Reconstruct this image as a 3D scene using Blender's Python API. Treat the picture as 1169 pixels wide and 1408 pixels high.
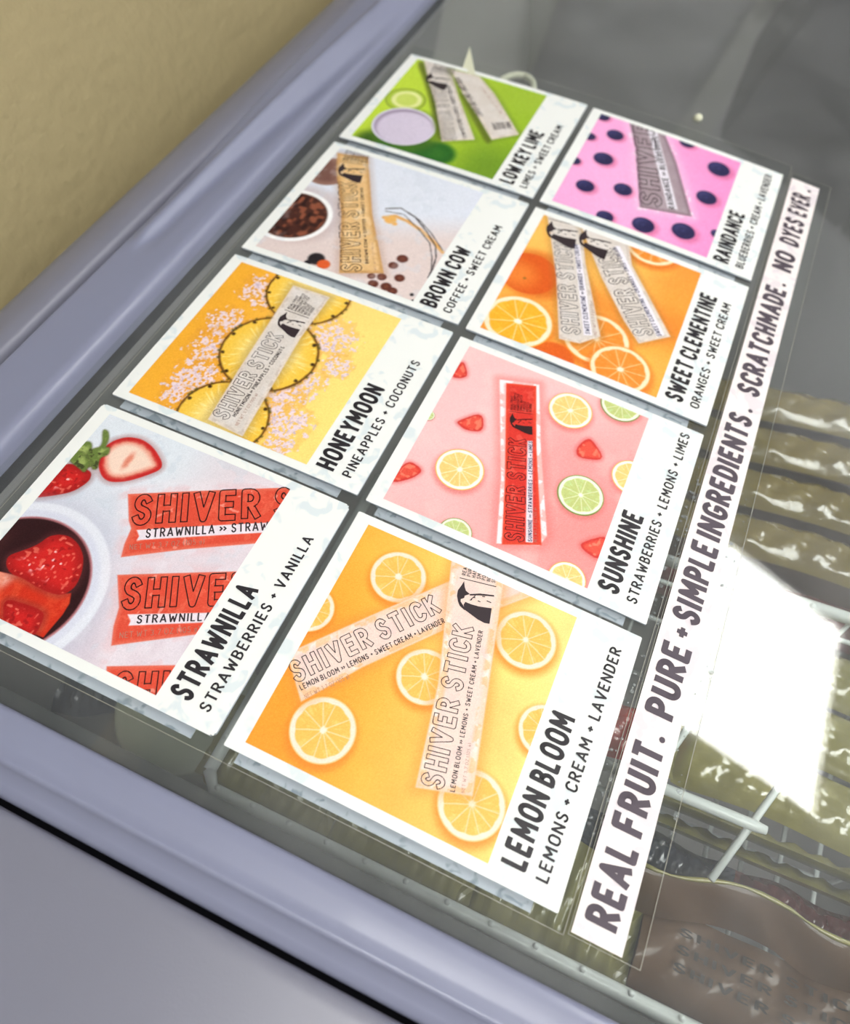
import bpy, bmesh, math, random
import numpy as np
from mathutils import Vector, Matrix
from mathutils.geometry import tessellate_polygon
for o in list(bpy.data.objects): bpy.data.objects.remove(o, do_unlink=True)
scene = bpy.context.scene
COL = scene.collection
S, ZB = 0.15, 0.85            # one modelling unit = one card width = 15 cm; the lid glass is 0.85 m above the floor
# ------------------------------------------------------------------ camera
cam = bpy.data.cameras.new('camera'); camo = bpy.data.objects.new('camera', cam); COL.objects.link(camo)
cam.sensor_fit = 'VERTICAL'; cam.sensor_height = 36.0; cam.lens = 36.0 * 985.308 / 1408.0
cam.clip_start = 0.01
camo.matrix_world = Matrix([[0.407702, 0.777929, -0.478127, -0.040552], [-0.909958, 0.302638, -0.283525, -0.34006], [-0.075863, 0.550669, 0.831269, 1.180965], [0, 0, 0, 1]])
cam.dof.use_dof = True; cam.dof.focus_distance = 0.405; cam.dof.aperture_fstop = 5.0
scene.camera = camo
# ------------------------------------------------------------------ world, exposure
w = bpy.data.worlds.new('world'); scene.world = w; w.use_nodes = True
w.node_tree.nodes['Background'].inputs[0].default_value = (0.8, 0.85, 0.9, 1)
w.node_tree.nodes['Background'].inputs[1].default_value = 0.3
scene.view_settings.view_transform = 'Standard'; scene.view_settings.look = 'None'
scene.view_settings.gamma = 1; scene.view_settings.use_curve_mapping = False
scene.view_settings.exposure = 0.35
PANEL = 13.2                  # strength of the ceiling light panels
# ------------------------------------------------------------------ materials
def lin(c):
    return tuple((x/255/12.92 if x/255 <= 0.04045 else ((x/255+0.055)/1.055)**2.4) for x in c)
def mat(name, rgb, rough=0.5, metal=0.0, coat=0.0, spec=0.5, var=0.0, vscale=8.0, bump=0.0, bscale=60.0, emit=None, trans=0.0):
    m = bpy.data.materials.new(name); m.use_nodes = True; nt = m.node_tree; b = nt.nodes['Principled BSDF']
    c = lin(rgb) + (1,)
    b.inputs['Base Color'].default_value = c; b.inputs['Roughness'].default_value = rough; b.inputs['Metallic'].default_value = metal
    b.inputs['Coat Weight'].default_value = coat; b.inputs['Coat Roughness'].default_value = 0.08; b.inputs['Specular IOR Level'].default_value = spec
    tc = nt.nodes.new('ShaderNodeTexCoord')
    if var:
        n = nt.nodes.new('ShaderNodeTexNoise'); n.inputs['Scale'].default_value = vscale/S; n.inputs['Detail'].default_value = 3
        nt.links.new(tc.outputs['Object'], n.inputs['Vector'])
        mx = nt.nodes.new('ShaderNodeMix'); mx.data_type = 'RGBA'
        mx.inputs[6].default_value = tuple(v*(1-var) for v in c[:3])+(1,); mx.inputs[7].default_value = tuple(min(1, v*(1+var)) for v in c[:3])+(1,)
        nt.links.new(n.outputs['Fac'], mx.inputs[0]); nt.links.new(mx.outputs[2], b.inputs['Base Color'])
    if bump:
        n2 = nt.nodes.new('ShaderNodeTexNoise'); n2.inputs['Scale'].default_value = bscale; n2.inputs['Detail'].default_value = 4
        nt.links.new(tc.outputs['Object'], n2.inputs['Vector'])
        bp = nt.nodes.new('ShaderNodeBump'); bp.inputs['Strength'].default_value = bump; bp.inputs['Distance'].default_value = 0.002
        nt.links.new(n2.outputs['Fac'], bp.inputs['Height']); nt.links.new(bp.outputs['Normal'], b.inputs['Normal'])
    if emit:
        b.inputs['Emission Color'].default_value = emit[0] + (1,); b.inputs['Emission Strength'].default_value = emit[1]
    return m
def clear_mat(name, tint, ior=1.5, rough=0.0, haze=0.0, hazecol=(0.8, 0.85, 0.85)):
    """thin clear sheet: Fresnel reflection over straight transmission, with an optional milky bloom"""
    m = bpy.data.materials.new(name); m.use_nodes = True; nt = m.node_tree; nt.nodes.clear()
    out = nt.nodes.new('ShaderNodeOutputMaterial'); tr = nt.nodes.new('ShaderNodeBsdfTransparent'); gl = nt.nodes.new('ShaderNodeBsdfGlossy')
    fr = nt.nodes.new('ShaderNodeFresnel'); fr.inputs['IOR'].default_value = ior; mx = nt.nodes.new('ShaderNodeMixShader')
    tr.inputs[0].default_value = tint + (1,); gl.inputs['Roughness'].default_value = rough
    # a sheet has no inside here: use the same Fresnel from both faces
    geo = nt.nodes.new('ShaderNodeNewGeometry')
    mm = nt.nodes.new('ShaderNodeMath'); mm.operation = 'MULTIPLY_ADD'; mm.inputs[1].default_value = -2; mm.inputs[2].default_value = 1
    pw = nt.nodes.new('ShaderNodeMath'); pw.operation = 'POWER'; pw.inputs[0].default_value = ior
    nt.links.new(geo.outputs['Backfacing'], mm.inputs[0]); nt.links.new(mm.outputs[0], pw.inputs[1]); nt.links.new(pw.outputs[0], fr.inputs['IOR'])
    src = tr.outputs[0]
    if haze:
        tc = nt.nodes.new('ShaderNodeTexCoord'); n = nt.nodes.new('ShaderNodeTexNoise'); n.inputs['Scale'].default_value = 14; n.inputs['Detail'].default_value = 3
        nt.links.new(tc.outputs['Object'], n.inputs['Vector'])
        df = nt.nodes.new('ShaderNodeBsdfDiffuse'); df.inputs[0].default_value = hazecol + (1,)
        rr = nt.nodes.new('ShaderNodeMath'); rr.operation = 'MULTIPLY'; rr.inputs[1].default_value = haze*2
        m2 = nt.nodes.new('ShaderNodeMixShader'); nt.links.new(n.outputs['Fac'], rr.inputs[0]); nt.links.new(rr.outputs[0], m2.inputs[0])
        nt.links.new(tr.outputs[0], m2.inputs[1]); nt.links.new(df.outputs[0], m2.inputs[2]); src = m2.outputs[0]
    nt.links.new(fr.outputs[0], mx.inputs[0]); nt.links.new(src, mx.inputs[1]); nt.links.new(gl.outputs[0], mx.inputs[2])
    nt.links.new(mx.outputs[0], out.inputs[0])
    return m
# ------------------------------------------------------------------ helpers
CA, CB = 0.024227, -2.152200
Z0 = CA*CB*CB
def surf(Y): return -(CA*((-Y)-CB)**2 - Z0)          # the lid is gently curved front to back
def slope(Y): return 2*CA*((-Y)-CB)
def W(p): return (p[0]*S, p[1]*S, ZB+p[2]*S)
def tag(o, label=None, cat=None, group=None, kind=None):
    if label: o['label'] = label
    if cat: o['category'] = cat
    if group: o['group'] = group
    if kind: o['kind'] = kind
    return o
def empty(name, p):
    o = bpy.data.objects.new(name, None); o.empty_display_size = 0.01; COL.objects.link(o); o.location = W(p); return o
class MB:
    def __init__(s): s.v = []; s.f = []
    def add(s, vs, fs):
        n = len(s.v); s.v += [tuple(v) for v in vs]; s.f += [tuple(i+n for i in f) for f in fs]; return s
    def box(s, a, b):
        x0, y0, z0 = a; x1, y1, z1 = b
        return s.add([(x0,y0,z0),(x1,y0,z0),(x1,y1,z0),(x0,y1,z0),(x0,y0,z1),(x1,y0,z1),(x1,y1,z1),(x0,y1,z1)],
                     [(0,3,2,1),(4,5,6,7),(0,1,5,4),(1,2,6,5),(2,3,7,6),(3,0,4,7)])
    def grid(s, rows):
        n = len(rows[0]); vs = [p for r in rows for p in r]
        return s.add(vs, [(i*n+j, i*n+j+1, (i+1)*n+j+1, (i+1)*n+j) for i in range(len(rows)-1) for j in range(n-1)])
    def tube(s, pts, r, seg=8, cap=True):
        pts = [Vector(p) for p in pts]; rings = []
        for i, p in enumerate(pts):
            d = (pts[min(i+1, len(pts)-1)]-pts[max(i-1, 0)]).normalized()
            up = Vector((0, 0, 1)) if abs(d.z) < 0.9 else Vector((1, 0, 0))
            a = d.cross(up).normalized(); b = d.cross(a)
            rr = r[i] if isinstance(r, (list, tuple)) else r
            rings.append([tuple(p+a*math.cos(t)*rr+b*math.sin(t)*rr) for t in [2*math.pi*k/seg for k in range(seg)]])
        n = len(s.v); vs = [q for R in rings for q in R]
        fs = [(i*seg+k, i*seg+(k+1) % seg, (i+1)*seg+(k+1) % seg, (i+1)*seg+k) for i in range(len(pts)-1) for k in range(seg)]
        if cap: fs += [tuple(range(seg))[::-1], tuple((len(pts)-1)*seg+k for k in range(seg))]
        return s.add(vs, fs)
    def lathe(s, c, prof, seg=40, cap=True):
        vs = []; fs = []
        for r, z in prof: vs += [(c[0]+r*math.cos(2*math.pi*k/seg), c[1]+r*math.sin(2*math.pi*k/seg), c[2]+z) for k in range(seg)]
        for i in range(len(prof)-1): fs += [(i*seg+k, i*seg+(k+1) % seg, (i+1)*seg+(k+1) % seg, (i+1)*seg+k) for k in range(seg)]
        if cap: fs += [tuple(range(seg))[::-1], tuple((len(prof)-1)*seg+k for k in range(seg))]
        return s.add(vs, fs)
    def build(s, name, m, parent=None, smooth=False, origin=None, bevel=0.0):
        o0 = Vector(parent.matrix_basis.translation) if parent and origin is None else (Vector(W(origin)) if origin else Vector((0, 0, 0)))
        if parent and parent.parent: o0 = Vector(parent.matrix_basis.translation)+Vector(parent.parent.matrix_basis.translation)
        me = bpy.data.meshes.new(name)
        me.from_pydata([tuple(Vector(W(v))-o0) for v in s.v], [], s.f); me.update()
        if smooth: me.polygons.foreach_set('use_smooth', [True]*len(me.polygons))
        me.materials.append(m)
        o = bpy.data.objects.new(name, me); COL.objects.link(o)
        if parent: o.parent = parent
        elif origin: o.location = o0
        if bevel:
            bv = o.modifiers.new('bevel', 'BEVEL'); bv.width = bevel*S; bv.segments = 3; bv.limit_method = 'ANGLE'
        return o
def copy_tree(o, parent=None):
    c = o.copy(); COL.objects.link(c); c.parent = parent
    for ch in list(o.children): copy_tree(ch, c)
    return c
# ------------------------------------------------------------------ palette
M = {
 'plastic': mat('lavender_grey_plastic', (134,137,160), 0.42, coat=0.12, var=0.06, vscale=2.0),
 'cabinet': mat('painted_steel', (124,124,138), 0.38, var=0.04, vscale=1.2, bump=0.05, bscale=900),
 'gasket': mat('black_rubber_gasket', (6,6,9), 0.9, spec=0.05),
 'seal': mat('dark_green_grey_seal', (30,34,32), 0.6),
 'liner': mat('pale_liner', (138,135,134), 0.55, var=0.08, vscale=0.6),
 'wall': mat('olive_wall_paint', (178,163,122), 0.7, var=0.07, vscale=0.35, bump=1.0, bscale=75),
 'greywall': mat('grey_wall_paint', (226,227,232), 0.8, bump=0.2, bscale=60),
 'slate': mat('slate_wall_board', (112,118,118), 0.6, var=0.3, vscale=0.5),
 'board': mat('pale_wall_board', (222,224,210), 0.6, var=0.1, vscale=0.5),
 'trim': mat('pale_trim', (246,247,242), 0.6),
 'ceil': mat('ceiling_tile', (190,192,184), 0.9, bump=0.3, bscale=90),
 'floor': mat('grey_floor', (120,118,112), 0.5, var=0.1),
 'panel': mat('light_panel_diffuser', (255,255,255), 0.6, emit=((1.0,0.995,0.97), PANEL)),
 'dark': mat('dark_slate_paint', (34,38,52), 0.4),
 'steel': mat('brushed_steel', (170,172,176), 0.35, metal=1.0),
 'wire': mat('white_coated_wire', (236,241,238), 0.35, coat=0.3),
 'edge': mat('cut_card_edge', (196,204,214), 0.6),
 'black': mat('black_lettering', (34,29,35), 0.55),
 'ink': mat('thin_dark_print', (48,34,40), 0.5),
 'darkink': mat('thin_black_print', (44,8,12), 0.5),
 'faint': mat('faint_brown_print', (176,128,110), 0.5),
 'blueink': mat('navy_print', (40,44,92), 0.5),
 'stripink': mat('plum_grey_lettering', (78,67,78), 0.6),
 'gold': mat('golden_pouch_film', (124,106,38), 0.22, coat=0.9, var=0.35, vscale=5, bump=0.5, bscale=120),
 'maroon': mat('maroon_pouch_film', (96,34,34), 0.25, coat=0.8, var=0.3, vscale=5, bump=0.4, bscale=120),
 'red': mat('red_pouch_film', (170,52,42), 0.25, coat=0.8, var=0.3, vscale=5, bump=0.4, bscale=120),
 'cream': mat('cream_pouch_film', (156,148,86), 0.22, coat=0.9, var=0.2, vscale=5, bump=0.5, bscale=120),
 'olive': mat('olive_pouch_film', (130,124,66), 0.3, coat=0.5, var=0.2, vscale=4, bump=0.3, bscale=90),
 'navy': mat('navy_pouch_film', (44,50,66), 0.25, coat=0.8, var=0.3, vscale=5, bump=0.4, bscale=120),
 'kraft': mat('kraft_cardboard', (88,58,30), 0.6, coat=0.3, var=0.15, vscale=4),
 'kraftink': mat('dark_carton_print', (44,30,22), 0.7),
 'tub': mat('grey_green_tub', (176,182,158), 0.45, var=0.08),
 'ribbon': mat('cream_ribbon', (226,226,200), 0.5),
 'glass': clear_mat('lid_glass', (0.94,0.96,0.96), 1.6, 0.0, haze=0.10, hazecol=(0.66,0.67,0.68)),
 'film': clear_mat('clear_film', (0.97,0.98,0.97), 1.35, 0.05),
 'water': clear_mat('water_droplet', (0.95,0.97,0.97), 1.45, 0.05, haze=0.1, hazecol=(0.95,0.97,0.97)),
 'filmedge': mat('film_cut_edge', (150,148,136), 0.4),
}
def mottled(name, base, spot, thr, scale):
    m = bpy.data.materials.new(name); m.use_nodes = True; nt = m.node_tree; b = nt.nodes['Principled BSDF']
    b.inputs['Roughness'].default_value = 0.5; b.inputs['Specular IOR Level'].default_value = 0.3
    tc = nt.nodes.new('ShaderNodeTexCoord'); n = nt.nodes.new('ShaderNodeTexNoise'); n.inputs['Scale'].default_value = scale; n.inputs['Detail'].default_value = 2
    n.inputs['Distortion'].default_value = 0.6
    r = nt.nodes.new('ShaderNodeValToRGB'); r.color_ramp.elements[0].position = thr; r.color_ramp.elements[1].position = thr+0.07
    r.color_ramp.elements[0].color = lin(base)+(1,); r.color_ramp.elements[1].color = lin(spot)+(1,)
    nt.links.new(tc.outputs['Object'], n.inputs['Vector']); nt.links.new(n.outputs['Fac'], r.inputs[0]); nt.links.new(r.outputs[0], b.inputs['Base Color'])
    return m
M['card'] = mottled('white_card_stock', (240,241,238), (222,230,232), 0.58, 75)
M['cardrefl'] = mottled('damp_card_reflection', (206,212,224), (150,162,176), 0.60, 110)  # mirrored card underside put into the colour, with damp spots
M['strip'] = mottled('pinkish_white_paper', (243,232,231), (228,218,222), 0.55, 70)
M['photo'] = bpy.data.materials.new('photo_print'); M['photo'].use_nodes = True
_nt = M['photo'].node_tree; _a = _nt.nodes.new('ShaderNodeVertexColor'); _a.layer_name = 'print'
_nt.links.new(_a.outputs['Color'], _nt.nodes['Principled BSDF'].inputs['Base Color'])
_nt.nodes['Principled BSDF'].inputs['Roughness'].default_value = 0.45; _nt.nodes['Principled BSDF'].inputs['Specular IOR Level'].default_value = 0.3

# ------------------------------------------------------------------ the room
ZF = -ZB/S                    # floor level in units
ZC = 11.8                     # ceiling level
XL, XR, YB, YF = -18.0, 16.0, 1.35, -24.0
def struct(name, mb, m, **k): return tag(mb.build(name, m, **k), kind='structure')
struct('floor', MB().box((XL, YF, ZF-0.8), (XR, YB, ZF)), M['floor'])
struct('wall_back', MB().box((XL-0.8, YB, ZF-0.8), (XR+0.8, YB+0.8, ZC+0.8)), M['wall'])
struct('wall_right', MB().box((XR, YF, ZF-0.8), (XR+0.8, YB, ZC)), M['greywall'])
struct('wall_left', MB().box((XL-0.8, YF, ZF-0.8), (XL, YB, ZC)), M['greywall'])
struct('wall_front', MB().box((XL-0.8, YF-0.8, ZF-0.8), (XR+0.8, YF, ZC)), M['greywall'])
struct('ceiling', MB().box((XL, YF, ZC), (XR, YB, ZC+0.8)), M['ceil'])
struct('trim_1', MB().box((XR-0.12, -3.45, ZF), (XR, -2.7, ZC-1.5)).box((XR-0.16, -3.5, ZC-1.5), (XR, -2.65, ZC-1.2)), M['trim'])
struct('baseboard_back', MB().box((XL, YB-0.1, ZF), (XR, YB, ZF+0.7)), M['trim'])
struct('trim_2', MB().box((-8.0, YB-0.06, 1.0), (8.2, YB, 7.5)), M['slate'])
struct('trim_3', MB().box((8.2, YB-0.05, 1.0), (XR-0.2, YB, 7.5)), M['board'])
# ceiling light panels
def ceiling_light(x0, y0, label):
    e = empty('ceiling_light', (x0+2.8, y0+2.8, ZC)); tag(e, label, 'light', 'square ceiling light panels')
    f = MB(); t = 0.15
    for a, b in (((x0, y0), (x0+5.6, y0+t)), ((x0, y0+5.6-t), (x0+5.6, y0+5.6)), ((x0, y0+t), (x0+t, y0+5.6-t)), ((x0+5.6-t, y0+t), (x0+5.6, y0+5.6-t))):
        f.box((a[0], a[1], ZC-0.3), (b[0], b[1], ZC-0.001))
    f.build('frame', M['trim'], e)
    MB().box((x0+t, y0+t, ZC-0.08), (x0+5.6-t, y0+5.6-t, ZC-0.02)).build('diffuser', M['panel'], e)
ceiling_light(6.05, -15.7, 'lit square ceiling panel mirrored in the glass at the right edge')
ceiling_light(9.6, -23.4, 'added square ceiling panel brightening the far wall, out of the frame')  # added lamp, itself unseen, to brighten the far wall mirrored in the glass
ceiling_light(-5.75, -9.6, 'added square ceiling panel lighting the basket rim, unseen above the freezer')  # unseen lamp added to lift the basket rim out of the dark
# dark refrigerator across the room (mirrored in the far end of the glass)
e = empty('refrigerator', (XR-2.0, -6.0, ZF)); tag(e, 'dark slate refrigerator standing at the far wall, seen only mirrored in the glass', 'refrigerator')
MB().box((XR-3.6, -9.0, ZF+0.3), (XR-0.3, -3.1, 3.9)).build('body', M['dark'], e, bevel=0.08)
for y0, y1 in ((-8.95, -6.1), (-6.02, -3.15)):
    d = MB().box((XR-3.85, y0, ZF+0.5), (XR-3.6, y1, 3.85)).build('door', M['dark'], e, bevel=0.05)
    yy = y1-0.25 if y1 < -5 else y0+0.25
    MB().tube([(XR-3.85, yy, -1.5), (XR-4.05, yy, -1.4), (XR-4.05, yy, 1.9), (XR-3.85, yy, 2.0)], 0.06).build('handle', M['steel'], d)
MB().box((XR-3.4, -8.8, ZF), (XR-0.5, -3.3, ZF+0.3)).build('base', M['gasket'], e)

# ------------------------------------------------------------------ the freezer
def smooth(a, b, x):
    t = min(1, max(0, (x-a)/(b-a))); return t*t*(3-2*t)
LX0, LX1, LY1, LY0 = -0.44, 7.3, 0.505, -5.6       # outer edge of the lid frame
GX0, GX1, GY1, GY0 = -0.20, 7.0, 0.19, -5.3        # opening for the glass
fz = empty('chest_freezer', (3.4, -2.4, ZF)); tag(fz, 'lavender-grey chest freezer with a curved glass lid, against the olive wall', 'freezer')
# cabinet: top rim strip all round, outer walls, inner liner
def rim_h(d):   # height of the cabinet rim at distance d outside the lid frame
    if d < 0.02: return -0.03
    return 0.0
body = MB()
prof = [(0.026,-0.35),(0.026,0.04),(0.031,0.068),(0.045,0.08),(0.12,0.083),(0.20,0.078),(0.245,0.062),(0.27,0.035),(0.28,-0.02),(0.283,-1.5),(0.283,-6.5)]
xs = [LX0-1.27+(LX1+0.283-LX0+1.27)*i/100 for i in range(101)]
body.grid([[(x, LY1+d, surf(LY1)+h) for x in xs] for d, h in prof])
front = [(0.02,-0.35),(0.02,-0.035),(0.028,-0.012),(0.045,-0.004),(0.08,-0.006),(0.5,-0.03),(0.95,-0.06),(1.1,-0.09),(1.2,-0.16),(1.25,-0.27),(1.27,-0.5),(1.27,-6.5)]
ys = [LY1+0.283-0.1*i for i in range(66)]
body.grid([[(LX0-d, y, (surf(y) if h > -1 else 0)+h) for y in ys] for d, h in front][::-1])
body.grid([[(LX1+d, y, (surf(y) if h > -1 else 0)+h-0.02) for y in ys] for d, h in prof])
body.grid([[(x, LY0-d, (surf(LY0) if h > -1 else 0)+h) for x in [LX0-1.27+(LX1+0.283-LX0+1.27)*i/20 for i in range(21)]] for d, h in front][::-1])
b = body.build('cabinet_body', M['cabinet'], fz, smooth=True)
# the front wall of the liner follows the falling lid
ysl = [0.17-0.3*i for i in range(19)]
liner = MB(); liner.box((-0.16, -5.2, -5.2), (6.9, 0.13, -5.1))
liner.grid([[(x, y, z if z < -4 else surf(y)-0.09) for y in ysl] for x, z in ((-0.2, -5.2), (-0.2, 0), (-0.16, 0), (-0.16, -5.2))])
liner.grid([[(x, y, z if z < -4 else surf(y)-0.09) for y in ysl] for x, z in ((6.9, -5.2), (6.9, 0), (6.94, 0), (6.94, -5.2))])
liner.box((-0.2, 0.13, -5.2), (6.94, 0.17, -0.06)); liner.box((-0.2, -5.27, -5.2), (6.94, -5.23, surf(-5.25)-0.09))
liner.build('inner_liner', M['liner'], fz)
sl = MB()
sl.grid([[(x, y, surf(y)+z) for y in [0.13-0.2*i for i in range(27)]] for x, z in ((-0.2, -0.06), (-0.15, -0.06), (-0.15, -0.5), (-0.16, -0.5))][::-1])
sl.build('inner_seal', M['seal'], fz)
# gasket in the gap between cabinet rim and lid
g = MB()
g.grid([[(x, LY1+0.024-dx, surf(LY1)-0.10) for x in xs[15:-5]] for dx in (0, 0.022)])
g.grid([[(LX0+dx, y, surf(y)-0.045-0.1*(dx > 0.1)) for y in ys[3:]] for dx in (-0.03, 0.005)])
g.build('gasket', M['gasket'], fz)
# lid: frame with a scooped hand grip, and the glass
lid = empty('freezer_lid', (3.4, -2.4, -0.1)); tag(lid, 'lavender-grey lid frame holding the clear curved glass of the freezer', 'lid')
fr = MB()
def back_rows():
    rows = []
    yp = [0.19,0.19,0.193,0.2,0.212,0.235]+[0.25+0.0082*i for i in range(30)]+[0.496,0.502,0.505,0.505]
    hp = [-0.04,0.02,0.04,0.055,0.064,0.068]+[0.068-0.006*i/30 for i in range(30)]+[0.058,0.05,0.035,-0.04]
    xx = [GX0]+[-0.1+0.1*i for i in range(18)]+[1.7+0.03*i for i in range(50)]+[3.2+0.1*i for i in range(38)]+[GX1, LX1]
    for x in xx:
        on = smooth(1.80, 1.98, x)*(1-smooth(5.6, 6.6, x)); far = smooth(1.8, 5.0, x); s = smooth(2.0, 3.6, x)*(1-smooth(5.6, 6.6, x))
        A = on*(0.022+0.060*smooth(1.8, 3.8, x)); yc = 0.425-0.105*far; w_ = 0.022+0.085*far
        r = []
        for y, h in zip(yp, hp):
            t = y-yc
            rise = smooth(-w_, 0.0, t)
            back = 1-(1-0.55*far)*smooth(0.01, 0.075, t)      # behind the crest the grip falls back a little, less and less along it
            dent = -0.012*on*math.exp(-((t+w_+0.02)/0.04)**2)
            yy = y + 0.06*s*smooth(0.46, 0.505, y)
            r.append((x, yy, surf(y)+h+(A*rise*back+dent)*(1 if h > 0.04 or y > 0.4 else 0)))
        rows.append(r)
    return rows
rows = back_rows(); fr.grid(rows)
fp = [(0.0,-0.06),(0.0,0.012),(0.006,0.026),(0.018,0.034),(0.05,0.036),(0.10,0.034),(0.125,0.034),(0.135,0.042),(0.146,0.043),(0.156,0.034),(0.165,0.022),(0.20,0.010),(0.225,0.0),(0.235,-0.012),(0.24,-0.03),(0.24,-0.12)]
yr = [LY1-0.06*i for i in range(103)]
fr.grid([[(GX0-d, y, surf(y)+h) for y in yr] for d, h in fp][::-1])
fr.grid([[(GX1+d*1.25, y, surf(y)+h) for y in yr] for d, h in fp])
xr2 = [GX0-0.24, GX0]+[0.5*i for i in range(14)]+[GX1, LX1]
fr.grid([[(x, GY0-d*1.25, surf(GY0-d)+h) for x in xr2] for d, h in fp][::-1])
fr.build('lid_frame', M['plastic'], lid, smooth=True)
gl = MB(); gy = [GY1+0.02-(GY1-GY0+0.04)*i/44 for i in range(45)]
rowsu = [[(x, y, surf(y)-0.004) for x in (GX0-0.02, 2, 4, 5.5, GX1+0.02)] for y in gy]
gl.grid(rowsu)
gl.build('glass_pane', M['glass'], lid, smooth=True)
gl2 = MB(); gl2.grid([[(x, y, z-0.05) for x, y, z in r] for r in rowsu]); gl2.build('lower_glass_pane', clear_mat('lower_glass', (0.97,0.98,0.97), 1.4, 0.0), lid, smooth=True)

# ------------------------------------------------------------------ lettering: a hand-cut capital alphabet as centre lines
def arc(cx, cy, rx, ry, a0, a1, n=8):
    return [(cx+rx*math.cos(math.radians(a0+(a1-a0)*i/n)), cy+ry*math.sin(math.radians(a0+(a1-a0)*i/n))) for i in range(n+1)]
G = {
 'A': (.58, [[(0,0),(.29,1),(.58,0)],[(.11,.3),(.47,.3)]]),
 'B': (.46, [[(0,0),(0,1),(.2,1)]+arc(.2,.77,.22,.23,90,-90,6)+[(.0,.54)],[(.2,.54)]+arc(.2,.27,.26,.27,90,-90,6)+[(0,0)]]),
 'C': (.5, [arc(.27,.73,.25,.27,15,180,7)+arc(.27,.27,.25,.27,180,345,7)]),
 'D': (.48, [[(0,0),(0,1),(.16,1)]+arc(.16,.68,.32,.32,90,0,5)+arc(.16,.32,.32,.32,0,-90,5)+[(0,0)]]),
 'E': (.42, [[(.42,1),(0,1),(0,0),(.42,0)],[(0,.52),(.34,.52)]]),
 'F': (.42, [[(.42,1),(0,1),(0,0)],[(0,.52),(.34,.52)]]),
 'G': (.54, [arc(.27,.73,.26,.27,25,180,7)+arc(.27,.27,.26,.27,180,360,7)+[(.53,.45),(.3,.45)]]),
 'H': (.48, [[(0,0),(0,1)],[(.48,0),(.48,1)],[(0,.5),(.48,.5)]]),
 'I': (.02, [[(.01,0),(.01,1)]]),
 'J': (.36, [[(.34,1),(.34,.25)]+arc(.17,.25,.17,.25,0,-180,6)]),
 'K': (.48, [[(0,0),(0,1)],[(.46,1),(.02,.46)],[(.14,.6),(.48,0)]]),
 'L': (.38, [[(0,1),(0,0),(.38,0)]]),
 'M': (.68, [[(0,0),(.04,1),(.34,.35),(.64,1),(.68,0)]]),
 'N': (.5, [[(0,0),(0,1),(.5,0),(.5,1)]]),
 'O': (.54, [arc(.27,.7,.27,.3,0,180,8)+arc(.27,.3,.27,.3,180,360,8)+[(.54,.7)]]),
 'P': (.44, [[(0,0),(0,1),(.2,1)]+arc(.2,.73,.24,.27,90,-90,7)+[(0,.46)]]),
 'R': (.46, [[(0,0),(0,1),(.2,1)]+arc(.2,.74,.24,.26,90,-90,7)+[(0,.48)],[(.2,.48),(.46,0)]]),
 'S': (.46, [arc(.24,.75,.2,.25,20,180,6)+[(.05,.68),(.12,.57),(.34,.45),(.42,.36)]+arc(.22,.26,.22,.26,10,-165,7)]),
 'T': (.48, [[(0,1),(.48,1)],[(.24,1),(.24,0)]]),
 'U': (.48, [[(0,1),(0,.28)]+arc(.24,.27,.24,.27,180,360,8)+[(.48,1)]]),
 'V': (.54, [[(0,1),(.27,0),(.54,1)]]),
 'W': (.76, [[(0,1),(.18,0),(.38,.7),(.58,0),(.76,1)]]),
 'X': (.48, [[(0,0),(.48,1)],[(0,1),(.48,0)]]),
 'Y': (.5, [[(0,1),(.25,.48),(.5,1)],[(.25,.48),(.25,0)]]),
 'Z': (.46, [[(0,1),(.46,1),(0,0),(.46,0)]]),
 '+': (.36, [[(0,.48),(.36,.48)],[(.18,.3),(.18,.66)]]),
 '.': (.04, [[(.0,.0),(.05,.05)]]),
 '>': (.24, [[(0,.7),(.24,.48),(0,.26)]]),
 '(': (.14, [[(.14,1),(0,.7),(0,.3),(.14,0)]]), ')': (.14, [[(0,1),(.14,.7),(.14,.3),(0,0)]]),
 'g': (.34, [arc(.17,.42,.17,.2,0,360,8),[(.34,.62),(.34,.05),(.17,-.1),(.04,0)]]),
 '3': (.4, [arc(.18,.76,.2,.24,150,-90,6)+arc(.18,.27,.22,.25,90,-150,6)]),
 '7': (.42, [[(0,1),(.42,1),(.12,0)]]),
 '1': (.14, [[(0,.8),(.13,1),(.13,0)]]),
 '0': (.44, [arc(.22,.7,.22,.3,0,180,6)+arc(.22,.3,.22,.3,180,360,6)+[(.44,.7)]]),
 '5': (.4, [[(.38,1),(.04,1),(.02,.58)]+arc(.18,.3,.22,.3,100,-150,7)]),
}
def glyph_shapes(ch, t, caps=0.5):
    """convex pieces (rects and joint discs) of one glyph with stroke width t"""
    out = []
    for pl in G[ch][1]:
        for i in range(len(pl)-1):
            a, b = Vector(pl[i]), Vector(pl[i+1]); d = b-a
            if d.length < 1e-6: continue
            d.normalize(); n = Vector((-d.y, d.x))*t/2
            e0 = d*t*0.5*caps*(i == 0); e1 = d*t*0.5*caps*(i == len(pl)-2)
            a2, b2 = a-e0, b+e1
            out.append([tuple(a2-n), tuple(b2-n), tuple(b2+n), tuple(a2+n)])
            if i > 0: out.append([(a.x+t/2*math.cos(k*math.pi/5), a.y+t/2*math.sin(k*math.pi/5)) for k in range(10)])
    if ch == '.': out = [[(t*0.62*math.cos(k*math.pi/5)+.02, t*0.62+t*0.62*math.sin(k*math.pi/5)) for k in range(10)]]
    return out
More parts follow.
